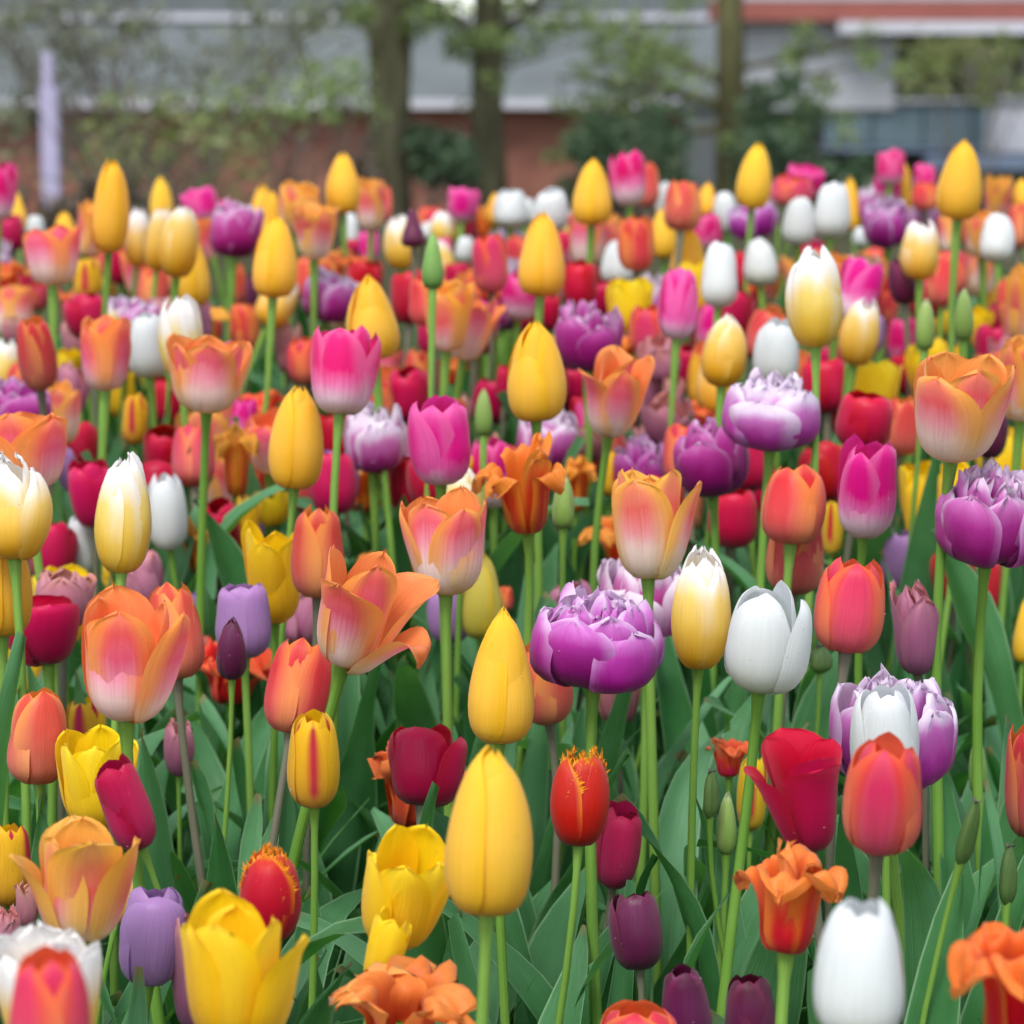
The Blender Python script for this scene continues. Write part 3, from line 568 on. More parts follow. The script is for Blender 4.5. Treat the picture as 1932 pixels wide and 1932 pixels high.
TULIPS = """
P|-|0|-0.634,3.290,0.861|73.2,18.00|5.8|magenta tulip in front of a golden tulip, leftmost along the far edge
Y|-|0|-0.708,3.816,0.817|62.9,14.25|-4.3|closed golden tulip behind a crimson tulip
R|-|0|-0.700,3.731,0.798|52.1,18.59|0.0|crimson tulip in front of a golden tulip
V|-|0|-0.684,3.536,0.770|50.6,16.77|6.0|frilled purple double tulip behind a ruffled orange tulip in the back rows
W|-|0|-0.680,3.801,0.810|36.9,13.25|0.0|white tulip right of a crimson tulip along the far edge
Y|-|0|-0.623,3.713,0.796|58.3,16.65|0.0|closed golden tulip behind a peach tulip, leftmost in the back rows
A|-|0|-0.470,2.716,0.818|61.0,29.83|0.0|peach tulip in front of a golden tulip, second from left in the back rows
Y|-|0|-0.415,2.734,0.851|95.2,19.42|5.8|tall golden tulip on the skyline right of the pale lilac post
A|flare|0|-0.519,3.237,0.819|64.8,24.20|18.9|peach tulip behind a golden tulip in the back rows
O|-|0|-0.541,3.546,0.773|49.6,15.04|0.0|coral tulip in front of a magenta tulip, second from left in the back rows
A|-|0|-0.519,3.532,0.771|45.8,10.58|0.0|peach tulip behind a crimson tulip, fourth from left in the back rows
V|-|0|-0.556,3.816,0.817|38.2,10.45|5.7|frilled purple double tulip behind a golden tulip, leftmost along the far edge
C|-|0|-0.464,3.279,0.803|73.0,16.36|3.9|creamy gold tulip in front of a magenta tulip
Y|-|0|-0.502,3.818,0.828|71.3,17.57|1.5|pointed golden tip standing up behind the cluster of cream tulips
C|-|0|-0.422,3.151,0.806|75.3,16.50|7.2|creamy gold tulip in front of a peach tulip, third from left in the back rows
C|-|0|-0.345,2.726,0.826|74.1,19.73|7.4|creamy gold tulip in front of a peach tulip, fourth from left in the back rows
Y|-|0|-0.344,2.849,0.787|75.5,20.29|0.0|golden tulip leaning against the right side of the cream cluster
Y|-|0|-0.419,3.651,0.786|61.9,10.01|-1.7|closed golden tulip behind a peach tulip, third from left in the back rows
P|goblet|0|-0.413,3.575,0.846|47.5,24.90|-13.0|ragged open magenta tulip on the skyline above a purple double tulip
P|-|0|-0.407,3.819,0.832|36.1,16.15|0.0|magenta tulip behind a purple double tulip
V|-|0|-0.324,3.088,0.826|61.7,30.02|2.9|frilled purple double tulip in front of a magenta tulip
O|-|0|-0.438,3.226,0.753|54.8,19.76|0.0|coral tulip in front of a magenta tulip, third from left in the back rows
R|-|0|-0.433,3.363,0.746|38.7,7.57|0.0|crimson tulip in front of a magenta tulip in the back rows
K|-|0|-0.646,3.381,0.750|60.9,20.28|3.2|ruffled orange tulip in front of a peach tulip, leftmost in the back rows
R|-|0|-0.616,3.371,0.747|42.1,10.11|0.0|crimson tulip in front of a peach tulip, second from left in the back rows
O|-|0|-0.598,3.349,0.746|35.2,13.39|0.0|coral tulip in front of a peach tulip, leftmost in the back rows
B|-|0|-0.505,3.157,0.773|49.7,16.96|0.0|yellow tulip with red flame in front of a cream and gold tulip
K|-|0|-0.521,3.247,0.734|39.5,30.87|9.5|ruffled orange tulip behind a crimson tulip, second from left behind the middle
K|-|0|-0.550,3.287,0.732|47.7,12.33|2.0|ruffled orange tulip behind a crimson tulip, leftmost behind the middle
M|cup|0|-0.598,3.172,0.719|31.0,13.11|0.0|faded mauve tulip in front of a peach tulip behind the middle
O|-|0|-0.433,2.425,0.742|70.8,18.27|-3.0|coral tulip left of a lemon yellow tulip
N|-|0|-0.496,2.938,0.693|42.7,16.23|10.0|lemon yellow tulip in front of a ruffled orange tulip
M|-|0|-0.458,2.725,0.683|53.5,16.45|1.5|faded mauve tulip in front of a ruffled orange tulip in the middle rows
A|-|0|-0.369,2.393,0.744|68.5,24.64|1.0|peach tulip in front of a cream and gold tulip
W|-|0|-0.354,2.583,0.738|65.5,20.10|-2.3|white tulip in front of a purple double tulip behind the middle
C|-|0|-0.294,2.359,0.759|76.4,18.36|0.9|creamy gold tulip in front of a mauve tulip
A|-|0|-0.251,2.164,0.753|62.3,29.38|4.0|wide pink and peach tulip with pale base right of a white tulip
R|-|0|-0.357,3.135,0.715|38.5,11.78|0.0|crimson tulip behind a ruffled orange tulip behind the middle
O|-|0|-0.305,3.032,0.720|58.6,18.24|-3.0|coral tulip right of a ruffled orange tulip
O|-|0|-0.346,3.386,0.750|52.5,10.15|0.0|coral tulip behind a dark purple tulip
D|-|0|-0.330,3.356,0.745|47.0,7.55|0.0|dark purple tulip in front of a coral tulip
C|-|0|-0.369,2.879,0.687|33.3,8.68|0.0|creamy gold tulip behind a crimson tulip, leftmost in the middle rows
Y|-|0|-0.361,3.817,0.820|68.5,18.05|3.2|closed golden tulip behind a purple double tulip
Y|-|0|-0.333,3.675,0.816|68.7,19.22|3.1|closed golden tulip behind a peach tulip along the far edge
Y|-|4|-0.232,2.573,0.816|81.0,22.17|2.3|big golden tulip in front of two more golden tips
A|-|0|-0.265,3.267,0.849|61.2,26.83|4.6|peach tulip in front of a golden tulip along the far edge
A|flare|0|-0.222,2.983,0.830|66.2,26.03|1.3|peach tulip right of a golden tulip in the back rows
Y|-|0|-0.209,3.301,0.868|73.5,21.75|0.0|golden tulip with notched tip on the skyline left of the first trunk
W|-|0|-0.226,3.748,0.801|53.2,11.21|0.0|white tulip left of a magenta tulip
A|-|0|-0.188,3.552,0.836|69.8,21.22|0.0|peach tulip in front of a coral tulip along the far edge
O|-|0|-0.185,3.819,0.835|54.2,13.30|3.0|coral tulip behind a peach tulip along the far edge
C|-|0|-0.129,3.112,0.811|65.3,19.41|-2.7|creamy gold tulip behind a dark purple tulip, fifth from left in the back rows
D|pear|0|-0.104,2.816,0.852|42.1,13.33|-2.9|dark purple pear shaped bud below the gap between two trunks
O|-|0|-0.117,3.827,0.820|39.1,20.96|0.0|coral tulip behind a cream and gold tulip along the far edge
C|-|0|-0.096,3.771,0.804|49.8,19.72|0.0|creamy gold tulip in front of a coral tulip, seventh from left in the back rows
W|-|0|-0.119,3.795,0.810|28.3,12.28|0.0|white tulip in front of a coral tulip in the back rows
P|goblet|0|-0.071,3.744,0.840|47.8,23.28|6.7|magenta tulip in front of a ruffled orange tulip along the far edge
K|-|0|-0.040,3.833,0.812|49.8,24.81|4.4|ruffled orange tulip behind a golden tulip
Y|-|0|-0.027,3.801,0.832|46.5,12.29|4.7|closed golden tulip in front of a ruffled orange tulip
W|-|0|-0.002,3.625,0.838|51.4,23.45|0.0|white tulip in front of a golden tulip, second from left along the far edge
G|-|0|-0.069,2.306,0.842|49.0,9.50|0.0|slim green bud below the dark purple pear shaped bud
P|-|0|-0.089,3.571,0.775|54.5,12.48|-3.8|magenta tulip behind a cream and gold tulip in the back rows
W|-|0|-0.066,3.651,0.786|39.3,14.11|5.3|white tulip in front of a crimson tulip
R|-|0|-0.064,3.784,0.807|33.9,16.02|0.0|crimson tulip in front of a ruffled orange tulip, tenth from left in the back rows
R|-|0|-0.072,3.430,0.757|45.4,17.14|0.0|crimson tulip in front of a cream and gold tulip in the back rows
O|-|0|-0.022,2.890,0.798|67.2,19.13|-2.5|coral tulip in front of a ruffled orange tulip in the back rows
V|-|0|-0.006,3.664,0.788|43.1,21.01|-4.9|frilled purple double tulip behind a coral tulip
K|-|0|-0.204,3.317,0.775|48.9,27.33|1.9|ruffled orange tulip in front of a peach tulip, second from left in the back rows
P|-|0|-0.196,3.660,0.788|43.8,14.60|-2.4|magenta tulip behind a ruffled orange tulip
O|-|0|-0.274,3.510,0.765|36.8,14.02|0.0|coral tulip left of a peach tulip
O|-|0|-0.247,3.500,0.764|35.0,11.36|0.0|coral tulip in front of a peach tulip, eighth from left in the back rows
R|-|0|-0.220,3.695,0.793|23.9,13.81|0.0|crimson tulip behind a magenta tulip in the back rows
V|-|0|-0.214,3.024,0.757|56.0,29.51|9.3|frilled purple double tulip in front of a peach tulip, third from left behind the middle
Y|-|4|-0.122,2.348,0.777|74.9,23.55|-3.6|golden tulip with one petal open above a magenta tulip
A|-|0|-0.209,3.237,0.732|43.7,17.82|0.0|peach tulip behind a purple double tulip behind the middle
C|-|0|-0.277,2.989,0.754|57.6,20.19|24.6|creamy gold tulip behind a golden tulip
R|-|0|-0.112,2.904,0.763|60.3,19.98|-1.4|crimson tulip behind a coral tulip, eighth from left in the back rows
A|-|0|-0.064,2.585,0.763|70.2,23.97|4.2|cream based peach tulip with a bright green stem below the crimson tulip
A|flare|0|-0.049,2.647,0.749|69.0,23.23|11.1|peach tulip in front of a crimson tulip, sixth from left behind the middle
V|-|0|-0.012,3.241,0.728|53.6,18.66|3.5|frilled purple double tulip behind a ruffled orange tulip behind the middle
M|-|0|-0.257,3.013,0.699|59.7,14.36|-1.5|faded mauve tulip behind a coral tulip behind the middle
P|-|0|-0.131,1.999,0.769|69.8,22.63|5.0|large magenta tulip with three petal tips left of centre
A|-|0|-0.144,2.918,0.689|48.6,19.79|5.2|peach tulip in front of a coral tulip, fourth from left behind the middle
O|-|0|-0.096,2.772,0.695|53.7,20.20|1.5|coral tulip behind a crimson tulip in the middle rows
R|-|0|-0.106,2.732,0.675|48.4,19.94|4.9|crimson tulip in front of a peach tulip, seventh from left in the middle rows
R|-|0|-0.009,2.828,0.683|44.1,9.24|0.0|crimson tulip left of a golden tulip
R|-|0|-0.097,3.099,0.710|42.2,12.43|-6.3|crimson tulip behind a peach tulip, fourth from left behind the middle
K|-|0|-0.064,2.938,0.693|31.0,16.23|0.0|ruffled orange tulip right of a coral tulip
W|-|0|0.019,3.819,0.832|39.9,13.30|2.7|white tulip right of a ruffled orange tulip
W|-|0|0.049,3.376,0.843|56.3,23.10|1.7|white tulip in front of a cream and gold tulip
C|-|0|0.076,3.801,0.810|43.9,16.09|7.4|creamy gold tulip behind a white tulip
Y|-|0|0.091,3.051,0.865|74.1,23.15|2.3|golden tulip on the skyline left of a tall magenta tulip
P|-|0|0.143,3.239,0.880|69.0,20.13|-2.7|tall magenta tulip with white base rising against the dark shrub
O|-|0|0.190,3.746,0.859|64.3,17.69|1.7|coral tulip behind a magenta tulip along the far edge
W|-|0|0.218,3.820,0.841|55.1,12.35|-2.0|white tulip behind a coral tulip
O|-|0|0.195,3.077,0.857|60.0,22.59|5.9|coral tulip in front of a white tulip along the far edge
Y|-|0|0.278,3.826,0.841|50.6,14.27|4.3|closed golden tulip right of a coral tulip along the far edge
W|-|0|0.307,3.811,0.821|59.9,18.02|-3.6|white tulip behind a purple double tulip along the far edge
P|-|0|0.247,3.418,0.817|50.2,23.42|0.0|magenta tulip behind a golden tulip
Y|-|0|0.290,3.225,0.877|78.5,21.24|4.7|golden tulip on the skyline directly above a purple double tulip
V|-|0|0.324,3.576,0.826|53.4,30.27|-1.9|frilled purple double tulip behind a golden tulip, second from left along the far edge
Y|-|5|0.027,2.546,0.819|80.8,22.58|1.8|golden pointed tulip in the middle of the back rows
A|-|0|0.093,3.323,0.801|68.8,21.55|-1.4|peach tulip in front of a mauve tulip, tenth from left in the back rows
A|-|0|0.125,3.525,0.778|82.0,16.71|3.7|peach tulip behind a white tulip, twelfth from left in the back rows
O|-|0|0.139,2.967,0.818|64.4,20.35|-1.3|coral tulip in front of a white tulip in the back rows
Y|-|0|0.207,3.613,0.794|68.5,18.91|-1.5|closed golden tulip right of a coral tulip in the back rows
Y|-|0|0.205,3.128,0.787|71.1,21.09|1.3|closed golden tulip behind a lemon yellow tulip
W|-|0|0.214,2.756,0.792|69.2,20.33|2.3|white tulip with a deep notch right of a golden tulip
W|-|0|0.297,3.167,0.786|59.3,20.95|1.5|white tulip in front of a peach tulip, seventh from left in the back rows
R|-|0|0.076,3.043,0.769|57.1,20.54|3.1|crimson tulip in front of a mauve tulip, twelfth from left in the back rows
R|-|0|0.072,3.624,0.783|48.8,15.37|-2.1|crimson tulip behind a peach tulip, eleventh from left in the back rows
R|-|0|0.145,3.378,0.749|49.0,17.73|-2.0|crimson tulip behind a lemon yellow tulip in the back rows
R|-|0|0.111,3.363,0.746|55.5,10.93|0.0|crimson tulip in front of a mauve tulip, thirteenth from left in the back rows
P|-|0|0.156,2.515,0.780|68.8,20.47|4.2|pink tulip with pale base and two green stems below it
V|-|0|0.158,3.098,0.732|71.4,21.72|-1.2|frilled purple double tulip behind a lemon yellow tulip
R|-|0|0.019,3.228,0.727|50.1,16.16|-1.8|crimson tulip behind a magenta tulip, sixth from left behind the middle
R|-|0|0.047,3.238,0.728|45.4,12.16|2.0|crimson tulip in front of a magenta tulip, seventh from left behind the middle
V|-|0|0.072,2.518,0.751|62.0,30.00|-3.5|frilled purple double tulip in front of a peach tulip, sixth from left behind the middle
C|-|0|0.117,3.077,0.708|62.6,15.43|2.8|creamy gold tulip behind a ruffled orange tulip
Y|-|4|0.019,2.072,0.756|77.3,23.20|-1.5|broad golden tulip at the centre right of the magenta one
A|flare|0|0.081,2.202,0.728|72.0,23.85|8.9|orange tulip with spiky petal tips below a purple double tulip
R|-|0|0.156,2.851,0.699|58.0,18.62|-1.4|crimson tulip behind a mauve tulip, ninth from left behind the middle
R|-|0|0.235,2.849,0.749|57.5,20.69|7.1|crimson tulip in front of a magenta tulip, twelfth from left behind the middle
R|-|0|0.279,3.106,0.711|55.3,15.57|9.7|crimson tulip behind a coral tulip, thirteenth from left behind the middle
K|-|0|0.313,3.371,0.747|40.4,15.17|0.0|ruffled orange tulip in front of a peach tulip, rightmost in the back rows
C|-|0|0.188,2.366,0.750|64.9,21.09|3.2|creamy gold tulip in front of a coral tulip behind the middle
W|-|0|0.247,2.468,0.742|63.8,21.38|0.0|white tulip directly below the large cream and gold fringed tulip
R|-|0|0.220,3.091,0.709|38.8,13.17|2.3|crimson tulip behind a magenta tulip, eleventh from left behind the middle
Y|-|0|0.198,2.809,0.684|58.1,10.59|-4.2|closed golden tulip in front of a crimson tulip
R|-|0|0.299,3.457,0.760|53.5,9.50|0.0|crimson tulip in front of a peach tulip, fifteenth from left in the back rows
V|-|0|0.000,3.415,0.754|56.3,10.24|1.7|frilled purple double tulip behind a magenta tulip in the back rows
M|-|0|0.166,2.735,0.680|45.4,9.63|0.0|faded mauve tulip behind a lilac tulip in the middle rows
P|goblet|0|0.412,3.785,0.872|46.2,25.39|4.7|magenta tulip behind a coral tulip, seventh from left along the far edge
O|-|0|0.376,3.599,0.868|40.8,29.51|0.0|coral tulip in front of a magenta tulip along the far edge
P|-|0|0.382,3.822,0.856|33.2,15.20|0.0|magenta tulip behind a coral tulip, sixth from left along the far edge
W|-|0|0.349,3.253,0.832|61.7,21.47|3.0|white tulip in front of a coral tulip along the far edge
W|-|0|0.371,3.099,0.848|67.1,21.22|0.0|white tulip in front of a golden tulip, rightmost along the far edge
Y|-|0|0.489,3.821,0.822|77.1,14.26|-1.4|closed golden tulip behind a white tulip
V|-|0|0.508,3.811,0.836|48.3,13.27|0.0|frilled purple double tulip right of a golden tulip
P|-|0|0.539,3.808,0.889|51.1,20.32|2.1|magenta tulip in front of a golden tulip, ninth from left along the far edge
P|-|0|0.539,3.840,0.855|49.7,19.56|-2.2|magenta tulip left of a golden tulip
Y|-|0|0.567,3.852,0.844|75.7,11.01|0.0|closed golden tulip right of a magenta tulip
P|-|0|0.593,3.838,0.880|39.1,17.15|0.0|magenta tulip behind a coral tulip, rightmost along the far edge
O|-|0|0.585,3.783,0.854|40.4,19.75|0.0|coral tulip in front of a purple double tulip
V|-|0|0.480,3.400,0.823|58.7,28.79|-5.0|frilled purple double tulip in front of a white tulip along the far edge
V|-|0|0.588,3.818,0.817|48.5,23.76|0.0|frilled purple double tulip behind a cream and gold tulip
Y|-|0|0.463,2.771,0.883|82.2,23.78|3.8|tall golden tulip on the skyline in front of the white kiosk
A|-|0|0.694,3.820,0.839|63.6,19.95|0.0|peach tulip right of a golden tulip along the far edge
Y|-|0|0.734,3.821,0.850|48.5,16.15|-2.2|closed golden tulip right of a peach tulip
O|-|0|0.678,3.561,0.811|62.1,17.74|0.0|coral tulip behind a white tulip along the far edge
W|-|0|0.585,3.205,0.813|61.1,21.18|-1.5|white tulip in front of a peach tulip, rightmost in the back rows
C|-|0|0.436,2.837,0.816|65.9,20.89|-1.2|creamy gold tulip in front of a coral tulip, rightmost in the back rows
A|-|0|0.611,3.722,0.797|54.7,14.84|0.0|peach tulip right of a cream and gold tulip
O|-|0|0.650,3.766,0.804|39.4,15.95|0.0|coral tulip behind a peach tulip in the back rows
W|-|0|0.494,3.766,0.804|29.1,13.13|0.0|white tulip behind a purple double tulip in the back rows
C|-|0|0.239,2.082,0.812|79.8,21.91|-0.7|large cream and gold tulip with ragged white top
P|-|0|0.407,3.624,0.783|38.9,18.98|0.0|magenta tulip behind a crimson tulip, tenth from left in the back rows
P|goblet|0|0.337,2.618,0.787|65.1,21.62|9.3|magenta tulip in front of a peach tulip
R|-|0|0.457,3.298,0.736|59.4,12.37|1.6|crimson tulip behind a coral tulip, rightmost in the back rows
O|-|0|0.488,3.580,0.776|35.8,17.86|-2.9|coral tulip behind a mauve tulip
D|-|0|0.426,2.867,0.788|51.0,16.12|-3.2|dark purple tulip in front of a cream and gold tulip
O|-|0|0.499,3.080,0.769|63.9,18.09|0.0|coral tulip in front of a crimson tulip in the back rows
A|-|0|0.603,3.416,0.758|59.7,21.33|0.0|peach tulip in front of a golden tulip, eighteenth from left in the back rows
G|-|0|0.365,2.340,0.786|45.7,8.80|0.7|closed green bud in front of a crimson tulip behind the middle
G|-|0|0.395,2.316,0.797|46.4,8.99|-1.4|closed green bud in front of a lemon yellow tulip
C|-|0|0.333,2.575,0.750|66.0,19.37|9.0|creamy gold tulip in front of a lilac tulip
O|-|0|0.464,3.274,0.733|44.3,12.29|2.1|coral tulip in front of a crimson tulip, eleventh from left behind the middle
A|-|0|0.537,2.790,0.757|80.4,19.57|-2.0|peach tulip in front of a coral tulip, ninth from left behind the middle
R|-|0|0.599,3.179,0.720|53.7,19.11|-12.0|crimson tulip behind a peach tulip, rightmost behind the middle
N|-|0|0.553,3.135,0.715|51.1,14.14|1.8|lemon yellow tulip behind a crimson tulip behind the middle
N|-|0|0.521,3.209,0.724|33.7,12.05|0.0|lemon yellow tulip right of a green bud
V|-|0|0.205,2.087,0.733|54.8,36.81|4.4|wide purple double tulip tilted left of a crimson tulip
K|-|0|0.317,3.231,0.727|37.2,11.32|0.0|ruffled orange tulip behind a coral tulip behind the middle
K|-|0|0.462,3.018,0.698|33.4,9.09|-2.6|ruffled orange tulip behind a crimson tulip, rightmost behind the middle
V|-|0|-0.477,2.512,0.695|46.4,35.40|6.3|frilled purple double tulip in front of a white tulip in the middle rows
W|-|0|-0.513,2.708,0.668|40.9,18.41|0.0|white tulip behind a purple double tulip in the middle rows
A|-|0|-0.355,1.924,0.722|60.5,31.10|-5.5|wide peach tulip at the left edge with salmon petals
C|-|2|-0.331,1.737,0.702|70.6,22.03|-3.6|cream and gold tulip at the left edge with one petal sticking out
Y|-|5|-0.346,1.768,0.645|80.2,20.72|1.9|golden tulip cut by the left edge below a cream one
R|-|0|-0.371,2.323,0.631|61.3,18.23|-3.3|crimson tulip behind a cream and gold tulip
K|-|0|-0.436,2.551,0.632|36.2,11.60|4.1|ruffled orange tulip behind a lilac tulip
C|-|0|-0.258,1.723,0.695|80.2,19.25|3.1|tall cream and gold tulip with jagged white tip between red and white
W|-|0|-0.300,2.293,0.615|69.3,16.86|-3.8|greenish white tulip right beside a tall cream and gold one
W|-|0|-0.383,2.345,0.582|58.5,13.69|-4.7|white tulip right of a crimson tulip below the middle
B|-|0|-0.384,2.678,0.659|53.3,11.80|1.5|yellow tulip with red flame in front of a lemon yellow tulip
O|-|0|-0.285,2.351,0.662|59.4,19.30|-2.3|coral tulip in front of a peach tulip, second from left in the middle rows
P|-|0|-0.273,2.640,0.659|54.3,12.64|7.0|magenta tulip in front of a ruffled orange tulip, leftmost in the middle rows
Y|-|0|-0.303,2.644,0.656|42.0,8.00|0.0|closed golden tulip behind a peach tulip in the middle rows
K|-|0|-0.255,2.428,0.642|72.4,17.80|1.0|ruffled orange tulip in front of a peach tulip in the middle rows
R|-|0|-0.264,2.363,0.598|53.3,20.07|-1.3|crimson tulip behind a ruffled orange tulip below the middle
K|-|0|-0.278,2.329,0.585|56.8,13.60|0.0|ruffled orange tulip in front of a crimson tulip below the middle
N|-|0|-0.240,2.371,0.587|67.4,9.62|1.0|lemon yellow tulip in front of a lilac tulip, third from left below the middle
O|-|0|-0.299,2.383,0.591|66.5,7.86|0.0|coral tulip behind a white tulip below the middle
R|-|0|-0.407,2.311,0.583|54.0,19.37|-1.2|crimson tulip in front of a mauve tulip, leftmost below the middle
M|-|0|-0.329,1.907,0.621|44.2,24.28|0.0|faded mauve tulip in front of a lemon yellow tulip, second from left below the middle
L|-|0|-0.335,2.602,0.637|43.3,8.54|0.0|lilac tulip behind a crimson tulip in the middle rows
N|-|0|-0.345,2.308,0.575|29.3,21.11|2.3|lemon yellow tulip behind a mauve tulip, second from left below the middle
Y|-|5|-0.169,2.031,0.708|79.8,21.03|4.8|golden tulip with a long clear stem left of centre
V|-|0|-0.124,2.360,0.675|61.9,27.10|-1.1|round purple double tulip below the large magenta tulip
P|-|0|-0.053,1.956,0.722|64.7,22.72|0.9|magenta tulip with a loose left petal near the centre
G|-|0|-0.025,2.311,0.713|41.9,8.15|0.0|closed green bud in front of a crimson tulip in the middle rows
R|-|0|-0.154,2.285,0.647|57.1,20.23|-7.0|crimson tulip in front of a lilac tulip, fifth from left below the middle
R|-|0|-0.095,2.486,0.600|56.7,17.00|1.3|crimson tulip behind a purple double tulip below the middle
C|-|0|-0.041,2.125,0.646|67.4,18.31|2.7|white topped cream tulip tucked behind an orange and pink one
A|-|0|-0.045,1.770,0.673|69.3,26.54|-0.7|orange and pink tulip in front of the white topped cream tulip
O|-|0|-0.141,1.888,0.648|66.7,19.67|1.6|closed coral tulip left of the large floppy peach tulip
N|-|0|-0.179,1.961,0.616|76.9,20.96|-0.7|lemon yellow tulip left of a coral tulip
N|-|0|-0.226,2.465,0.610|36.3,16.85|-3.9|lemon yellow tulip in front of a lilac tulip, fourth from left below the middle
A|flop|0|-0.104,1.599,0.661|72.9,26.11|13.6|large floppy peach tulip with one petal drooping to the right
Y|-|1|-0.026,2.138,0.568|70.8,18.52|2.6|greenish yellow closed bud right of the floppy peach tulip
L|-|0|-0.053,2.185,0.554|45.7,18.38|-1.4|lilac tulip behind a golden tulip
K|-|0|-0.243,2.541,0.629|30.8,9.63|0.0|ruffled orange tulip above a lemon yellow tulip
K|-|0|-0.245,2.581,0.638|43.0,11.07|1.7|ruffled orange tulip behind a peach tulip, sixth from left in the middle rows
K|-|0|0.012,1.918,0.692|68.1,24.28|-2.5|ruffled orange and red tulip left of a slim green bud
K|-|0|0.060,2.488,0.618|58.0,15.73|2.5|ruffled orange tulip behind a green bud
M|-|0|-0.100,2.596,0.641|47.2,12.45|-1.6|faded mauve tulip behind a magenta tulip, second from left in the middle rows
O|-|0|-0.005,2.261,0.567|21.9,6.33|0.0|coral tulip right of a golden tulip
M|-|0|-0.023,2.611,0.644|34.9,11.20|0.0|faded mauve tulip behind a magenta tulip, fourth from left in the middle rows
V|-|0|0.032,2.535,0.657|55.4,28.14|6.6|frilled purple double tulip behind a ruffled orange tulip in the middle rows
M|-|0|0.074,2.615,0.652|33.0,17.14|2.3|faded mauve tulip in front of a magenta tulip
G|-|0|0.039,1.999,0.681|41.0,8.86|0.7|pale green bud in front of the ruffled orange and red tulip
V|-|0|0.125,2.533,0.626|58.9,23.04|-1.2|frilled purple double tulip in front of a mauve tulip
V|-|0|0.166,2.166,0.684|57.1,31.74|-4.4|purple double tulip with two broad petals behind the big orange tulip
B|-|0|0.093,2.525,0.628|45.4,9.57|3.2|yellow tulip with red flame in front of a coral tulip
A|-|2|0.093,1.783,0.681|77.5,24.00|-1.3|big orange tulip with pink flame and pale base right of centre
V|-|0|0.100,1.944,0.613|55.4,33.66|-1.0|purple double tulip split by the stem of the big orange tulip
C|-|0|0.119,1.658,0.645|78.7,18.20|2.5|cream and gold closed tulip left of the white one
R|-|0|0.069,2.724,0.670|34.4,10.28|-4.6|crimson tulip in front of a peach tulip, thirteenth from left in the middle rows
R|-|0|0.233,2.588,0.635|33.3,15.68|11.3|crimson tulip in front of a peach tulip, sixteenth from left in the middle rows
K|-|0|0.188,2.672,0.668|35.2,18.17|6.6|ruffled orange tulip in front of a lilac tulip
M|-|0|0.053,2.153,0.573|38.0,23.58|-5.0|faded mauve tulip behind a purple double tulip below the middle
D|-|0|0.057,2.787,0.678|28.0,10.51|0.0|dark purple tulip in front of a peach tulip
M|-|0|0.197,2.462,0.609|45.0,10.60|-14.4|faded mauve tulip behind a crimson tulip below the middle
R|-|0|0.302,2.275,0.706|51.2,24.65|5.1|crimson tulip behind the pink tulip on the right
P|-|0|0.247,1.840,0.701|71.8,20.74|1.5|pink tulip with pale base in front of the crimson one
A|-|0|0.293,1.752,0.768|72.3,30.48|4.9|large orange tulip with white and pink base near the right edge
A|-|0|0.437,2.264,0.732|74.1,22.79|0.0|peach tulip in front of a coral tulip in the middle rows
D|-|0|0.427,2.367,0.686|51.0,14.92|10.8|dark purple tulip in front of a lemon yellow tulip
K|-|0|0.397,2.649,0.653|36.8,16.69|-4.2|ruffled orange tulip behind a coral tulip in the middle rows
N|-|0|0.378,2.418,0.598|68.2,15.93|-4.1|lemon yellow tulip behind a lilac tulip
N|-|0|0.373,2.208,0.625|79.6,19.03|2.4|lemon yellow tulip behind a purple double tulip, rightmost below the middle
V|-|0|0.320,1.764,0.699|60.4,35.79|0.8|large purple double tulip at the right edge with white rims
O|-|0|0.200,1.877,0.689|57.8,23.78|4.7|upper of two stacked orange coral tulips
O|-|0|0.206,1.913,0.646|62.3,21.39|3.6|lower of two stacked orange coral tulips
B|-|0|0.292,2.390,0.592|52.7,9.39|1.3|yellow tulip with red flame in front of a mauve tulip
O|-|0|0.216,1.683,0.650|63.0,22.31|1.6|orange coral tulip with red sides right of the white one
R|-|0|0.388,2.292,0.572|44.4,18.64|-4.5|crimson tulip in front of a lilac tulip, twelfth from left below the middle
M|-|0|0.277,1.771,0.617|62.4,17.18|-6.7|withered dusty pink tulip right of the orange coral one
Y|-|0|0.420,2.139,0.547|53.5,8.73|1.2|closed golden tulip right of a crimson tulip
R|goblet|3|-0.332,1.859,0.606|47.5,25.14|-3.4|open crimson tulip with two petals at the left
N|-|0|-0.388,2.070,0.537|29.6,14.29|0.0|lemon yellow tulip below a crimson tulip, rightmost nearer the front
N|-|0|-0.396,1.999,0.529|69.6,8.70|0.8|lemon yellow tulip below a crimson tulip, leftmost nearer the front
A|-|2|-0.223,1.495,0.650|73.5,26.02|0.6|big orange tulip with creamy white base left of a coral one
O|-|0|-0.223,1.725,0.623|65.0,20.26|-4.7|coral tulip tucked behind the big orange one at left
L|-|0|-0.193,1.874,0.607|55.4,20.55|-1.0|lilac tulip behind a dark purple bud
D|pear2|0|-0.186,1.722,0.624|42.7,10.33|1.2|slim dark purple bud in front of the lilac tulip
K|-|0|-0.234,2.154,0.510|50.7,30.85|0.0|withered red tulip behind the slim dark purple bud
O|-|0|-0.300,1.636,0.575|61.4,19.76|-0.8|coral red tulip with orange edges near the left edge
B|-|0|-0.317,1.924,0.522|42.9,14.31|-1.3|yellow tulip with red flame in front of a crimson tulip
N|-|0|-0.261,1.617,0.553|61.3,24.99|2.3|large lemon yellow tulip behind a crimson one at left
R|-|0|-0.213,1.480,0.578|55.5,13.36|-18.5|raspberry red tulip leaning right against a yellow one
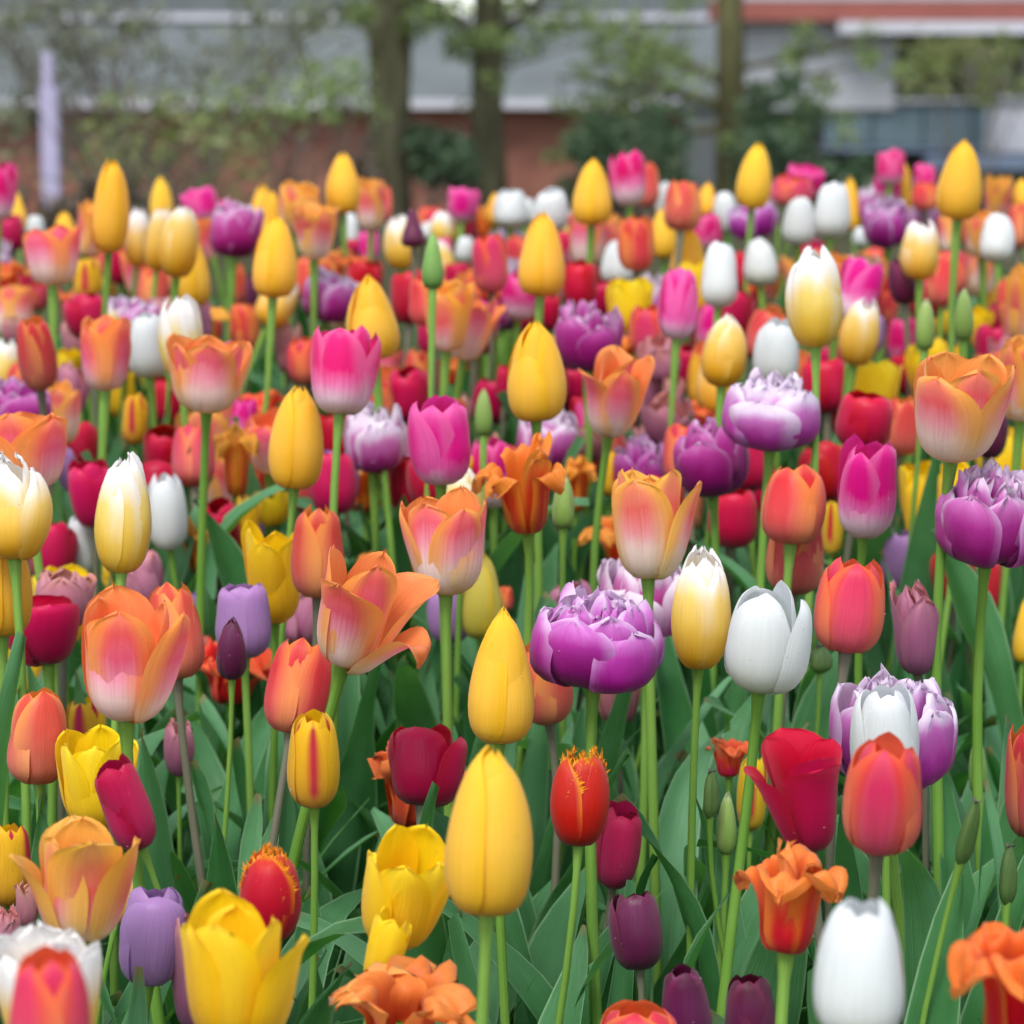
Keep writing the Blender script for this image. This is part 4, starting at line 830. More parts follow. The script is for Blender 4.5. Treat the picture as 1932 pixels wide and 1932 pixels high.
R|-|0|-0.335,1.944,0.524|26.1,5.98|6.6|crimson tulip behind a red flamed yellow tulip
M|-|0|-0.243,1.880,0.518|39.6,12.07|0.0|faded mauve tulip above a crimson tulip
O|-|0|-0.143,1.671,0.599|61.7,20.55|9.6|open orange coral tulip above a yellow one with red stripe
B|-|0|-0.118,1.536,0.587|58.5,16.00|0.0|yellow tulip with a red stripe on its right side
R|-|2|-0.058,1.650,0.557|53.9,21.65|1.8|bright crimson tulip with its right petal opened
K|-|0|-0.070,1.816,0.495|59.9,30.88|0.0|withered orange red tulip behind the bright crimson one
Y|-|5|-0.008,1.560,0.621|82.0,20.39|2.2|large golden tulip above the largest golden one
Y|-|5|-0.012,1.233,0.616|80.8,21.24|2.3|largest golden tulip, closed and egg shaped, front centre
V|-|0|0.050,1.594,0.649|54.2,38.27|2.6|large front purple double tulip with white ruffled centre
O|-|0|0.026,1.793,0.578|58.6,20.20|-9.0|coral tulip half hidden between a golden and a purple tulip
M|-|0|0.082,1.999,0.529|42.0,17.40|1.4|faded mauve tulip behind a purple double tulip nearer the front
L|-|0|0.117,2.126,0.545|29.9,7.05|4.2|lilac tulip below a purple double tulip
W|-|2|0.148,1.552,0.656|67.5,23.39|2.7|white tulip with one separate right petal
F|-|0|0.039,1.514,0.569|55.8,16.40|3.2|fringed red tulip with yellow edge behind a thick stem
R|-|0|0.064,1.634,0.508|55.8,14.57|7.8|closed raspberry red tulip below the fringed red one
K|-|0|0.158,1.877,0.518|30.4,14.94|0.0|ruffled orange tulip behind a red flamed yellow tulip
B|-|0|0.163,1.760,0.510|51.3,10.88|3.0|yellow tulip with red flame left of a crimson tulip
G|-|0|0.140,1.678,0.517|41.6,6.93|0.0|closed green bud below a red flamed yellow tulip
V|-|0|0.236,1.607,0.587|63.6,36.33|-0.7|purple double tulip wrapped around a white tulip
W|-|0|0.226,1.558,0.595|63.3,19.62|-0.7|white tulip in front of a purple double tulip
O|-|0|0.183,1.287,0.631|59.4,19.59|2.6|orange coral tulip in front of the white one at right
R|flare|3|0.166,1.425,0.593|63.6,20.59|-6.0|opened crimson tulip left of the front orange coral one
G|-|0|0.328,1.813,0.522|41.0,6.99|-1.3|closed green bud left of a coral tulip
O|-|0|0.333,1.660,0.534|77.9,14.12|-2.5|red orange tulip cut by the right edge
B|-|0|-0.314,1.593,0.508|52.8,13.61|2.7|yellow tulip with a red flame at the left edge
A|flare|3|-0.227,1.348,0.566|63.0,25.17|1.9|open peach tulip with flared tips front left
C|-|0|-0.243,1.569,0.505|31.4,8.94|13.5|creamy gold tulip behind a peach tulip at the front
L|-|0|-0.204,1.427,0.513|55.2,18.56|5.4|lilac tulip at the front between peach and yellow
M|goblet|0|-0.307,1.513,0.490|42.0,15.33|7.5|faded mauve tulip behind a cream and gold tulip at the front
C|goblet|0|-0.206,1.138,0.574|63.0,22.00|1.1|white and yellow tulip behind the bottom left coral one
O|-|0|-0.179,0.982,0.630|49.8,15.91|0.6|coral tulip in the bottom left corner
N|-|2|-0.132,1.201,0.562|68.3,25.07|1.1|open lemon yellow tulip at the bottom left of centre
M|cup|0|-0.181,1.438,0.485|73.0,12.00|5.3|mauve tulip half hidden behind the open lemon yellow one
M|-|0|-0.297,1.564,0.504|27.7,7.30|5.0|faded mauve tulip in front of a red flamed yellow tulip
F|-|0|-0.134,1.398,0.548|50.9,17.40|4.1|fringed red tulip with orange yellow fringe above the lemon one
N|-|0|-0.064,1.380,0.553|66.0,24.35|12.5|lemon yellow tulip leaning right beside the largest golden one
N|-|0|-0.072,1.345,0.541|40.7,11.54|15.9|narrow lemon tulip below the leaning lemon yellow one
K|-|0|-0.057,1.303,0.519|45.6,29.94|-1.7|withered orange red tulip at the bottom edge
D|-|0|0.075,1.494,0.500|45.5,14.94|-3.9|dark burgundy tulip above two other dark tulips
D|-|0|0.095,1.373,0.494|48.9,14.34|-4.2|tall dark purple tulip behind the bottom orange one
D|-|0|0.132,1.405,0.480|46.2,14.68|-0.9|dark purple tulip at the bottom left of the front white one
O|-|0|0.066,1.330,0.488|47.3,23.67|-0.8|orange coral tulip peeking over the bottom edge
K|-|0|0.145,1.350,0.558|56.9,25.23|3.5|ruffled orange tulip with red cup left above the front white one
W|-|0|0.142,1.047,0.619|59.5,19.53|-0.5|largest white tulip at the bottom right
K|-|0|0.224,1.134,0.582|72.3,22.50|-2.8|ruffled orange red tulip in the bottom right corner
S|-|0|0.128,1.664,0.544|32.6,5.14|0.0|bare green seed pod above a green bud
S|-|0|0.247,1.417,0.585|39.8,4.76|10.6|bare green seed pod left of a coral tulip
S|-|0|0.281,1.456,0.550|35.1,4.90|1.2|bare green seed pod above a ruffled orange tulip
S|-|0|0.230,1.940,0.581|20.3,8.42|0.0|bare green seed pod below a coral tulip
S|-|0|-0.129,2.551,0.632|17.2,4.51|-13.0|bare green seed pod in front of a ruffled orange tulip
O|-|0|-0.230,2.975,0.691|52.7,22.50|-7.4|coral tulip behind a magenta tulip, third from left behind the middle
M|-|0|0.514,3.146,0.671|45.9,22.00|0.7|faded mauve tulip behind a lemon yellow tulip
A|-|0|0.311,2.840,0.673|67.4,26.00|-5.5|peach tulip behind a purple double tulip in the middle rows
R|-|0|0.336,2.802,0.694|53.8,23.00|1.8|crimson tulip in front of a peach tulip, nineteenth from left in the middle rows
O|-|0|0.525,2.908,0.672|59.6,22.51|-2.2|coral tulip behind a peach tulip, tenth from left in the middle rows
P|-|0|0.006,2.982,0.761|56.1,21.50|6.3|magenta tulip in front of a purple double tulip in the back rows
M|-|0|0.381,2.878,0.796|49.7,22.00|-3.0|faded mauve tulip in front of a peach tulip in the back rows
M|-|0|-0.344,2.882,0.743|48.0,22.11|-4.4|faded mauve tulip in front of a ruffled orange tulip behind the middle
A|-|0|0.332,2.727,0.786|64.2,26.00|-2.6|peach tulip behind a cream and gold tulip, fifteenth from left in the back rows
M|-|0|0.160,2.765,0.715|49.3,21.92|-6.7|faded mauve tulip in front of a crimson tulip, eighth from left behind the middle
O|-|0|0.148,2.814,0.737|56.1,22.59|1.2|coral tulip in front of a cream and gold tulip
R|-|0|0.063,2.757,0.687|51.8,23.10|-4.0|crimson tulip in front of a peach tulip, twelfth from left in the middle rows
N|-|0|0.130,2.904,0.753|61.6,26.08|-0.5|lemon yellow tulip in front of a purple double tulip behind the middle
R|-|0|-0.183,3.268,0.761|53.4,22.92|2.9|crimson tulip in front of a ruffled orange tulip, seventh from left in the back rows
A|-|0|-0.617,3.274,0.717|65.7,26.00|-1.2|peach tulip behind a mauve tulip behind the middle
N|-|0|0.216,3.079,0.756|69.1,26.09|-2.5|lemon yellow tulip in front of a white tulip
A|-|0|-0.134,2.871,0.662|57.7,25.91|-6.2|peach tulip behind a crimson tulip, seventh from left in the middle rows
O|-|0|-0.174,3.283,0.647|57.1,22.50|-1.0|coral tulip behind a peach tulip, fifth from left behind the middle
O|-|0|-0.082,2.733,0.776|52.4,22.50|-4.8|coral tulip behind a peach tulip, sixth from left behind the middle
R|-|0|0.554,3.012,0.700|56.2,22.96|-2.6|crimson tulip behind a mauve tulip, fifteenth from left behind the middle
R|-|0|-0.467,3.155,0.701|54.7,23.00|7.7|crimson tulip behind a purple double tulip behind the middle
K|-|0|-0.349,2.989,0.731|49.4,29.00|-0.9|ruffled orange tulip behind a mauve tulip behind the middle
R|-|0|0.455,2.985,0.676|51.3,23.00|-3.9|crimson tulip behind a lemon yellow tulip, rightmost in the middle rows
O|-|0|0.029,2.971,0.682|54.9,22.76|-2.6|coral tulip behind a golden tulip behind the middle
A|-|0|0.075,2.959,0.640|67.9,26.34|1.9|peach tulip behind a crimson tulip, eighth from left in the middle rows
O|-|0|0.262,2.748,0.738|53.8,22.50|5.3|coral tulip in front of a crimson tulip, tenth from left behind the middle
O|-|0|-0.203,3.168,0.678|57.7,22.50|4.8|coral tulip behind a magenta tulip, fourth from left behind the middle
M|-|0|-0.354,3.167,0.668|46.8,22.00|-2.0|faded mauve tulip behind a magenta tulip behind the middle
K|-|0|-0.545,3.258,0.628|53.2,29.00|-7.7|ruffled orange tulip behind a mauve tulip in the middle rows
N|-|0|-0.451,3.081,0.639|60.1,26.00|-4.7|lemon yellow tulip behind a peach tulip
R|-|0|-0.041,2.926,0.727|54.3,22.93|4.4|crimson tulip behind a peach tulip, fifth from left behind the middle
O|-|0|0.531,3.229,0.774|52.9,22.50|5.2|coral tulip behind a cream and gold tulip in the back rows
P|-|0|0.475,3.217,0.690|57.2,21.50|2.7|magenta tulip behind a lemon yellow tulip
A|-|0|0.393,3.159,0.683|67.1,26.00|-0.8|peach tulip behind a cream and gold tulip behind the middle
M|-|0|-0.446,2.416,0.588|50.9,22.00|1.4|faded mauve tulip behind a cream and gold tulip below the middle
L|-|0|-0.494,2.738,0.658|57.1,21.99|-2.7|lilac tulip behind a peach tulip
R|-|0|0.348,2.712,0.661|55.3,23.35|3.9|crimson tulip behind a lemon yellow tulip, twentieth from left in the middle rows
K|-|0|-0.107,2.410,0.554|51.0,29.00|-5.6|ruffled orange tulip behind a peach tulip, fourth from left below the middle
M|-|0|0.308,2.627,0.613|47.4,22.00|3.2|faded mauve tulip behind a crimson tulip in the middle rows
N|-|0|-0.383,2.220,0.549|62.7,26.00|3.3|lemon yellow tulip behind a mauve tulip, leftmost below the middle
O|-|0|-0.364,2.409,0.595|53.3,22.50|2.6|coral tulip behind a cream and gold tulip below the middle
R|-|0|-0.006,2.549,0.618|59.2,23.01|2.5|crimson tulip behind a ruffled orange tulip in the middle rows
M|-|0|0.150,2.582,0.671|50.6,22.12|1.4|faded mauve tulip in front of a lilac tulip in the middle rows
R|-|0|-0.447,2.674,0.628|54.6,23.17|3.6|crimson tulip behind a lilac tulip
L|-|0|-0.540,2.756,0.665|54.0,21.98|5.8|lilac tulip behind a purple double tulip
M|-|0|-0.181,2.345,0.544|49.0,22.00|-0.8|faded mauve tulip behind a lilac tulip below the middle
L|-|0|-0.247,2.511,0.572|52.2,21.99|-0.9|lilac tulip behind a lemon yellow tulip, leftmost below the middle
M|-|0|-0.319,2.252,0.570|51.2,22.00|-1.6|faded mauve tulip in front of a lemon yellow tulip, third from left below the middle
M|-|0|0.285,2.456,0.571|44.8,22.00|2.2|faded mauve tulip behind a coral tulip below the middle
L|-|0|-0.166,2.459,0.624|57.0,22.00|1.2|lilac tulip behind a crimson tulip below the middle
R|-|0|0.419,2.349,0.543|57.9,22.85|5.1|crimson tulip below a purple double tulip
L|-|0|-0.286,2.263,0.525|57.9,22.00|-4.6|lilac tulip behind a coral tulip
M|-|0|-0.331,2.550,0.599|45.9,22.00|4.4|faded mauve tulip behind a white tulip
L|-|0|-0.176,2.241,0.545|54.5,22.00|4.6|lilac tulip behind a mauve tulip below the middle
A|-|0|-0.281,2.551,0.607|62.7,25.78|0.3|peach tulip behind a ruffled orange tulip below the middle
N|-|0|0.392,2.489,0.603|68.1,26.00|-2.2|lemon yellow tulip behind a purple double tulip, eighth from left below the middle
O|-|0|0.091,2.648,0.629|55.8,22.39|0.8|coral tulip in front of a magenta tulip in the middle rows
R|-|0|-0.091,2.391,0.632|54.9,22.70|-0.5|crimson tulip in front of a purple double tulip, sixth from left below the middle
L|-|0|0.396,2.389,0.591|50.4,22.12|-3.2|lilac tulip behind a lemon yellow tulip, rightmost below the middle
R|-|0|0.137,2.487,0.603|51.4,22.93|5.7|crimson tulip behind a peach tulip below the middle
M|-|0|-0.175,2.184,0.555|50.4,22.00|2.2|faded mauve tulip in front of a lilac tulip nearer the front
R|-|0|0.197,2.349,0.608|53.2,23.00|3.1|crimson tulip in front of a mauve tulip, tenth from left below the middle
R|-|0|-0.457,2.476,0.639|51.6,23.00|6.5|crimson tulip behind a peach tulip, leftmost in the middle rows
K|-|0|0.101,2.336,0.595|48.9,29.00|-1.1|ruffled orange tulip behind a peach tulip, rightmost below the middle
L|-|0|0.355,2.370,0.565|55.3,22.00|2.7|lilac tulip right of a coral tulip
R|-|0|-0.333,2.448,0.620|53.7,23.00|0.1|crimson tulip in front of a mauve tulip, third from left below the middle
P|-|0|0.042,2.883,0.678|56.9,21.50|-6.1|magenta tulip behind a crimson tulip in the middle rows
M|-|0|-0.494,3.044,0.715|44.3,22.00|-5.1|faded mauve tulip behind a cream and gold tulip, second from left behind the middle
N|-|0|0.535,2.736,0.603|69.4,26.04|-1.3|lemon yellow tulip behind a purple double tulip, rightmost in the middle rows
O|-|0|0.464,2.940,0.660|59.2,22.39|-1.2|coral tulip behind a lemon yellow tulip
O|-|0|-0.195,2.557,0.606|55.0,22.50|4.3|coral tulip behind a crimson tulip, third from left below the middle
R|-|0|0.117,2.860,0.639|54.2,23.00|-6.1|crimson tulip behind a peach tulip, fourteenth from left in the middle rows
K|-|0|-0.481,2.646,0.636|52.8,29.09|-5.0|ruffled orange tulip behind a peach tulip, leftmost in the middle rows
L|-|0|0.396,2.995,0.721|51.7,22.00|7.2|lilac tulip behind a cream and gold tulip
K|-|0|-0.144,2.585,0.604|54.5,29.00|-2.7|ruffled orange tulip behind a green seed pod
N|-|0|0.503,2.688,0.607|62.5,25.96|2.3|lemon yellow tulip behind a purple double tulip, fourth from left in the middle rows
R|-|0|-0.025,2.913,0.652|54.0,23.00|6.1|crimson tulip behind a green bud
K|-|0|-0.260,2.711,0.662|50.4,29.34|-3.2|ruffled orange tulip behind a peach tulip, fifth from left in the middle rows
M|-|0|0.129,2.741,0.627|46.2,22.00|-4.7|faded mauve tulip behind a purple double tulip in the middle rows
N|-|0|0.078,2.870,0.691|64.7,25.89|-5.0|lemon yellow tulip in front of a peach tulip
O|-|0|0.162,2.550,0.586|58.7,22.50|3.1|coral tulip behind a crimson tulip, sixth from left below the middle
A|-|0|0.249,2.677,0.600|67.9,26.00|-3.7|peach tulip behind a crimson tulip, tenth from left in the middle rows
R|-|0|0.202,2.986,0.678|56.5,22.80|-0.1|crimson tulip behind a golden tulip
N|-|0|0.046,2.921,0.651|68.5,26.08|3.0|lemon yellow tulip behind a crimson tulip, second from left in the middle rows
A|-|0|0.087,3.015,0.684|61.7,26.17|-1.8|peach tulip behind a lemon yellow tulip
M|-|0|0.537,2.854,0.710|45.5,21.90|5.6|faded mauve tulip in front of a crimson tulip, rightmost behind the middle
R|-|0|0.298,2.523,0.622|60.0,23.00|1.4|crimson tulip in front of a mauve tulip in the middle rows
R|-|0|0.244,2.548,0.605|52.7,22.90|-2.3|crimson tulip in front of a peach tulip below the middle
L|-|0|-0.436,2.519,0.624|52.2,22.00|-6.4|lilac tulip in front of a ruffled orange tulip
M|-|0|0.144,3.032,0.711|46.0,22.00|4.4|faded mauve tulip behind a cream and gold tulip, seventh from left behind the middle
L|-|0|0.169,2.702,0.647|54.5,21.99|6.4|lilac tulip behind a mauve tulip in the middle rows
K|-|0|-0.006,2.490,0.628|52.9,29.00|-4.0|ruffled orange tulip in front of a crimson tulip in the middle rows
A|-|0|-0.470,3.373,0.759|67.0,25.85|2.9|peach tulip in front of a magenta tulip
A|-|0|0.373,3.364,0.752|66.8,26.00|-3.0|peach tulip behind a cream and gold tulip, fourteenth from left in the back rows
A|-|0|-0.037,3.357,0.735|62.1,26.00|-7.4|peach tulip behind a ruffled orange tulip in the back rows
W|-|0|0.130,3.248,0.781|59.4,22.50|6.2|white tulip in front of a peach tulip, fourth from left in the back rows
P|-|0|-0.436,3.714,0.775|64.2,21.50|7.9|magenta tulip behind a peach tulip
C|-|0|0.492,3.254,0.775|66.2,20.00|2.3|creamy gold tulip behind a dark purple tulip, eighth from left in the back rows
A|-|0|-0.403,3.450,0.803|59.2,26.00|-6.3|peach tulip in front of a golden tulip, sixth from left in the back rows
A|-|0|-0.243,3.533,0.749|64.4,26.08|1.5|peach tulip behind a coral tulip
P|-|0|-0.472,3.526,0.733|64.6,21.50|-5.2|magenta tulip behind a coral tulip, third from left in the back rows
P|-|0|0.052,3.748,0.704|60.9,21.50|-8.0|magenta tulip behind a crimson tulip, eighth from left in the back rows
M|-|0|0.096,3.537,0.765|49.7,22.02|8.6|faded mauve tulip behind a crimson tulip in the back rows
O|-|0|-0.265,3.467,0.750|57.0,22.31|-3.9|coral tulip in front of a peach tulip, seventh from left in the back rows
O|-|0|-0.432,3.309,0.765|55.9,22.50|7.7|coral tulip in front of a magenta tulip, fourth from left in the back rows
A|-|0|-0.652,3.576,0.726|59.6,26.00|6.9|peach tulip behind a crimson tulip, leftmost in the back rows
Y|-|0|0.628,3.448,0.712|74.4,21.09|-2.0|closed golden tulip behind a peach tulip behind the middle
P|-|0|-0.571,3.629,0.761|61.0,21.61|7.7|magenta tulip behind a coral tulip, leftmost in the back rows
O|-|0|0.011,3.621,0.772|57.0,22.48|-0.2|coral tulip behind a golden tulip in the back rows
C|-|0|-0.092,3.493,0.760|67.4,20.00|-5.8|creamy gold tulip behind a green bud
P|-|0|-0.521,3.574,0.771|63.9,21.50|-1.6|magenta tulip behind a crimson tulip, second from left in the back rows
C|-|0|-0.556,3.585,0.725|64.0,19.97|3.3|creamy gold tulip behind a red flamed yellow tulip
A|-|0|0.102,3.488,0.793|62.8,25.89|4.2|peach tulip in front of a mauve tulip, eleventh from left in the back rows
W|-|0|0.243,3.394,0.737|59.4,22.50|-1.3|white tulip behind a lemon yellow tulip
R|-|0|-0.502,3.421,0.773|59.3,23.13|3.9|crimson tulip in front of a peach tulip, third from left in the back rows
R|-|0|-0.519,3.703,0.711|59.8,23.00|-0.3|crimson tulip behind a coral tulip, fourth from left in the back rows
R|-|0|0.402,3.547,0.764|58.4,23.00|7.4|crimson tulip behind a peach tulip, sixteenth from left in the back rows
A|-|0|0.348,3.688,0.732|63.3,26.00|5.5|peach tulip behind a white tulip, thirteenth from left in the back rows
A|-|0|0.590,3.338,0.811|61.3,26.00|-2.8|peach tulip behind a white tulip, rightmost in the back rows
A|-|0|0.424,3.221,0.764|58.9,26.00|3.5|peach tulip behind a mauve tulip in the back rows
V|-|0|-0.406,3.077,0.724|50.7,38.21|-4.7|frilled purple double tulip behind a mauve tulip
P|-|0|0.081,2.690,0.641|62.0,21.62|2.4|magenta tulip behind a mauve tulip
R|-|0|0.493,3.151,0.748|52.9,23.00|-4.1|crimson tulip behind a coral tulip, fourteenth from left behind the middle
C|-|0|0.355,2.618,0.641|66.7,19.85|0.1|creamy gold tulip behind a crimson tulip, rightmost in the middle rows
M|-|0|0.143,2.796,0.677|50.5,21.85|-2.0|faded mauve tulip behind a peach tulip in the middle rows
C|-|0|-0.547,2.828,0.689|62.5,20.00|5.3|creamy gold tulip behind a purple double tulip
O|-|0|0.213,2.842,0.698|53.8,22.59|4.5|coral tulip behind a cream and gold tulip behind the middle
O|-|0|-0.512,2.782,0.677|56.9,22.58|-3.0|coral tulip behind a purple double tulip, leftmost in the middle rows
R|-|0|-0.106,2.662,0.686|54.7,23.06|1.3|crimson tulip in front of a peach tulip, sixth from left in the middle rows
N|-|0|0.365,2.667,0.687|61.1,25.91|2.8|lemon yellow tulip behind a crimson tulip, third from left in the middle rows
V|-|0|-0.435,2.988,0.738|48.0,38.39|4.2|frilled purple double tulip in front of a crimson tulip
R|-|0|0.320,2.674,0.691|57.1,22.90|-3.2|crimson tulip in front of a peach tulip, eighteenth from left in the middle rows
C|-|0|0.210,2.719,0.684|65.5,20.08|1.2|creamy gold tulip in front of a coral tulip in the middle rows
K|-|0|-0.022,3.029,0.763|51.0,29.00|-5.4|ruffled orange tulip in front of a peach tulip, third from left in the back rows
O|-|0|-0.063,2.497,0.669|57.8,22.78|3.3|coral tulip behind a magenta tulip in the middle rows
R|-|0|-0.174,2.655,0.645|52.2,23.01|-6.3|crimson tulip behind a purple double tulip in the middle rows
O|-|0|-0.138,2.639,0.681|53.0,22.43|-1.3|coral tulip in front of a peach tulip, third from left in the middle rows
N|-|0|0.032,2.837,0.690|67.2,25.87|-4.1|lemon yellow tulip in front of a coral tulip
O|-|0|0.159,2.365,0.660|58.4,22.50|1.4|coral tulip behind a purple double tulip, seventh from left in the middle rows
R|-|0|-0.338,2.573,0.641|51.9,22.88|-1.3|crimson tulip in front of a lilac tulip in the middle rows
C|-|0|0.156,2.978,0.699|69.0,20.00|-0.7|creamy gold tulip behind a coral tulip
A|-|0|-0.450,2.600,0.669|62.9,25.72|-3.0|peach tulip in front of a lilac tulip
O|-|0|0.513,2.774,0.692|55.9,22.50|5.2|coral tulip behind a peach tulip, rightmost in the middle rows
O|-|0|0.366,2.488,0.674|56.6,22.50|1.8|coral tulip in front of a ruffled orange tulip in the middle rows
N|-|0|0.452,2.829,0.689|65.0,26.00|-5.3|lemon yellow tulip in front of a mauve tulip
A|-|0|-0.295,2.676,0.656|67.5,26.05|-0.9|peach tulip behind a golden tulip, fifth from left in the middle rows
P|-|0|-0.302,2.764,0.696|62.6,21.50|4.7|magenta tulip in front of a mauve tulip
R|-|0|0.114,3.192,0.745|52.3,23.00|-1.7|crimson tulip behind a lemon yellow tulip behind the middle
P|-|0|-0.038,2.968,0.734|56.3,21.57|0.1|magenta tulip in front of a purple double tulip behind the middle
P|-|0|0.230,3.030,0.721|59.0,21.43|5.0|magenta tulip behind a cream and gold tulip behind the middle
M|-|0|-0.395,3.028,0.738|45.4,21.88|-1.7|faded mauve tulip in front of a purple double tulip
K|-|0|0.110,2.834,0.709|54.6,28.71|2.8|ruffled orange tulip behind a purple double tulip
A|-|0|0.563,2.901,0.728|65.5,26.11|-3.6|peach tulip in front of a crimson tulip, rightmost behind the middle
R|-|0|-0.463,2.899,0.748|52.1,22.78|-3.6|crimson tulip in front of a ruffled orange tulip behind the middle
V|-|0|-0.039,3.108,0.736|46.7,38.00|-3.8|frilled purple double tulip behind a magenta tulip behind the middle
R|-|0|0.036,2.715,0.694|58.5,22.99|-1.8|crimson tulip in front of a magenta tulip in the middle rows
M|-|0|-0.060,2.599,0.672|48.1,22.00|0.8|faded mauve tulip behind a coral tulip in the middle rows
R|-|0|-0.366,2.797,0.664|54.2,23.00|3.0|crimson tulip in front of a cream and gold tulip in the middle rows
C|-|0|-0.454,2.934,0.719|62.0,19.99|3.2|creamy gold tulip behind a peach tulip behind the middle
R|-|0|0.217,2.411,0.649|53.1,23.00|-3.4|crimson tulip in front of a peach tulip, fifteenth from left in the middle rows
A|-|0|-0.228,2.477,0.659|58.6,26.00|4.3|peach tulip behind a golden tulip, sixth from left in the middle rows
V|-|0|-0.073,2.441,0.630|50.8,37.90|-1.4|frilled purple double tulip behind a crimson tulip
P|-|0|-0.017,2.373,0.640|64.8,21.50|-2.3|magenta tulip in front of a ruffled orange tulip, third from left in the middle rows
N|-|0|-0.063,2.348,0.632|62.0,25.89|4.8|lemon yellow tulip in front of a purple double tulip below the middle
M|-|0|0.603,3.114,0.754|49.4,22.00|-1.8|faded mauve tulip behind a peach tulip in the back rows
O|-|0|0.584,3.061,0.745|60.4,22.54|-5.3|coral tulip behind a peach tulip, rightmost behind the middle
A|-|0|-0.298,2.605,0.642|68.2,26.24|-5.1|peach tulip in front of a golden tulip in the middle rows
R|-|0|-0.068,2.305,0.649|52.7,22.81|-2.9|crimson tulip in front of a purple double tulip, eighth from left below the middle
"""
def build_tulip(row, idx):
    kind, sh, var, p, hr, tilt, label = row.split('|')
    p = np.array([float(x) for x in p.split(',')]); H_, Rr = [float(x)/1000 for x in hr.split(',')]; tilt = R_(float(tilt)); var = int(var)
    r = np.random.default_rng(1000+idx); dist = p[1]
    hi = dist < 2.25
    g0 = ground(p[1])
    root = empty(NAME[kind], (p[0], p[1], g0)); tag(root, label, 'seed pod' if kind == 'S' else 'bud' if kind == 'G' else 'tulip', GRP[kind])
    # head frame relative to the root
    hz = p[2]-g0; fwd = r.normal(0, .11)-(.08 if kind in 'VAKN' else 0)
    if kind in 'YWOPRC' and abs(tilt) < .03: tilt += r.normal(0, .035)
    M = Matrix.Translation((0, 0, hz)) @ Matrix.Rotation(tilt, 4, 'Y') @ Matrix.Rotation(-fwd, 4, 'X')
    ax = np.array(M.to_3x3() @ Vector((0, 0, 1)))
    # stem
    foot = np.array([-ax[0]*.10+r.normal(0, .014), r.normal(0, .016), 0])
    top = np.array([0, 0, hz])
    t = np.array([0, .15, .3, .45, .6, .75, .88, .95, .985, 1.])[:, None] if hi else np.linspace(0, 1, 6)[:, None]; c1 = foot+np.array([r.normal(0, .012), r.normal(0, .012), hz*.5]); c2 = top-ax*hz*.35
    pts = foot*(1-t)**3+3*c1*t*(1-t)**2+3*c2*t**2*(1-t)+top*t**3+ax*.003*t**8
    sr = max(.0019, min(.0038, Rr*.15)) if kind not in 'G' else .0026
    V, F = tube_arrays(pts, sr*(1.15-.28*t[:, 0]+.7*np.clip((t[:, 0]-.94)/.06, 0, 1)**2), 9 if hi else 6)
    link('stem', mesh_from('stem', V, F, UV=np.stack([np.arange(len(V)) % 9/9*.8+.1, np.arange(len(V))/len(V)], 1), mat=STEM2 if (kind in 'RODM' and r.random() < .75) else STEM), root)
    if kind == 'S':
        zz = np.linspace(0, 1, 9); prof = np.array([.35, .8, 1, 1, .97, .92, .8, .6, .35]); nth = 18; th = np.linspace(0, 2*np.pi, nth, endpoint=False)
        rr = Rr*prof[:, None]*(1+.16*np.cos(3*th)[None]); V = np.stack([rr*np.cos(th), rr*np.sin(th), np.broadcast_to(zz[:, None]*H_, rr.shape)], -1).reshape(-1, 3)
        i = np.arange(nth); j = (i+1) % nth; F = np.concatenate([np.stack([k*nth+i, k*nth+j, (k+1)*nth+j, (k+1)*nth+i], 1) for k in range(8)])
        o = link('capsule', mesh_from('capsule', V, F, UV=np.stack([np.tile(th/6.3*.8+.1, 9), np.repeat(zz, nth)], 1), mat=POD), root); o.matrix_local = M
        for k in range(3):
            a = k*2.094; V = [(0, 0, H_*.98), (Rr*.55*math.cos(a-.5), Rr*.55*math.sin(a-.5), H_*1.04), (Rr*.8*math.cos(a), Rr*.8*math.sin(a), H_*1.02), (Rr*.55*math.cos(a+.5), Rr*.55*math.sin(a+.5), H_*1.04)]
            o = link('stigma_lobe', mesh_from('stigma_lobe', V, [(0,1,2,3)], mat=TWIG), root); o.matrix_local = M
    else:
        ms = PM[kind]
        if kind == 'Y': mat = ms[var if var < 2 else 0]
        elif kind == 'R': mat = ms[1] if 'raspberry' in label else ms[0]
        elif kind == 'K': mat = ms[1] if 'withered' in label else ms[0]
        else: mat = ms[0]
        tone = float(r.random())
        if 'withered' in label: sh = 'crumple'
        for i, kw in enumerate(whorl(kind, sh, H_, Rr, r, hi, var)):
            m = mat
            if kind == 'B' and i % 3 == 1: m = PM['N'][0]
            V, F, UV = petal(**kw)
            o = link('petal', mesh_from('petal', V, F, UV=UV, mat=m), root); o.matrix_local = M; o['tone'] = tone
        if hi and kind not in 'G' and dist < 2.0:
            pr = [o for o in root.children if o.name.startswith('petal')][3:]; parts = []
            for o in pr:
                co = np.empty(len(o.data.vertices)*3, np.float32); o.data.vertices.foreach_get('co', co); co = co.reshape(-1, 3)
                for q_ in r.integers(20, len(co)-20, 3 if r.random() < .5 else 1):
                    f_ = r.random(); p_ = co[q_]*(1-f_)+co[q_-1]*f_; n_ = np.array([p_[0], p_[1], .002]); n_ = n_/np.linalg.norm(n_)
                    if (p_[1] > 0): continue
                    parts.append((DROP[0]*r.uniform(.0003, .0007)+p_+n_*.0001, DROP[1]))
            if parts: link('water_drops', mesh_from('water_drops', *join_arrays(parts), mat=WATER), root).matrix_local = M; root.children[-1]['kind'] = 'stuff'
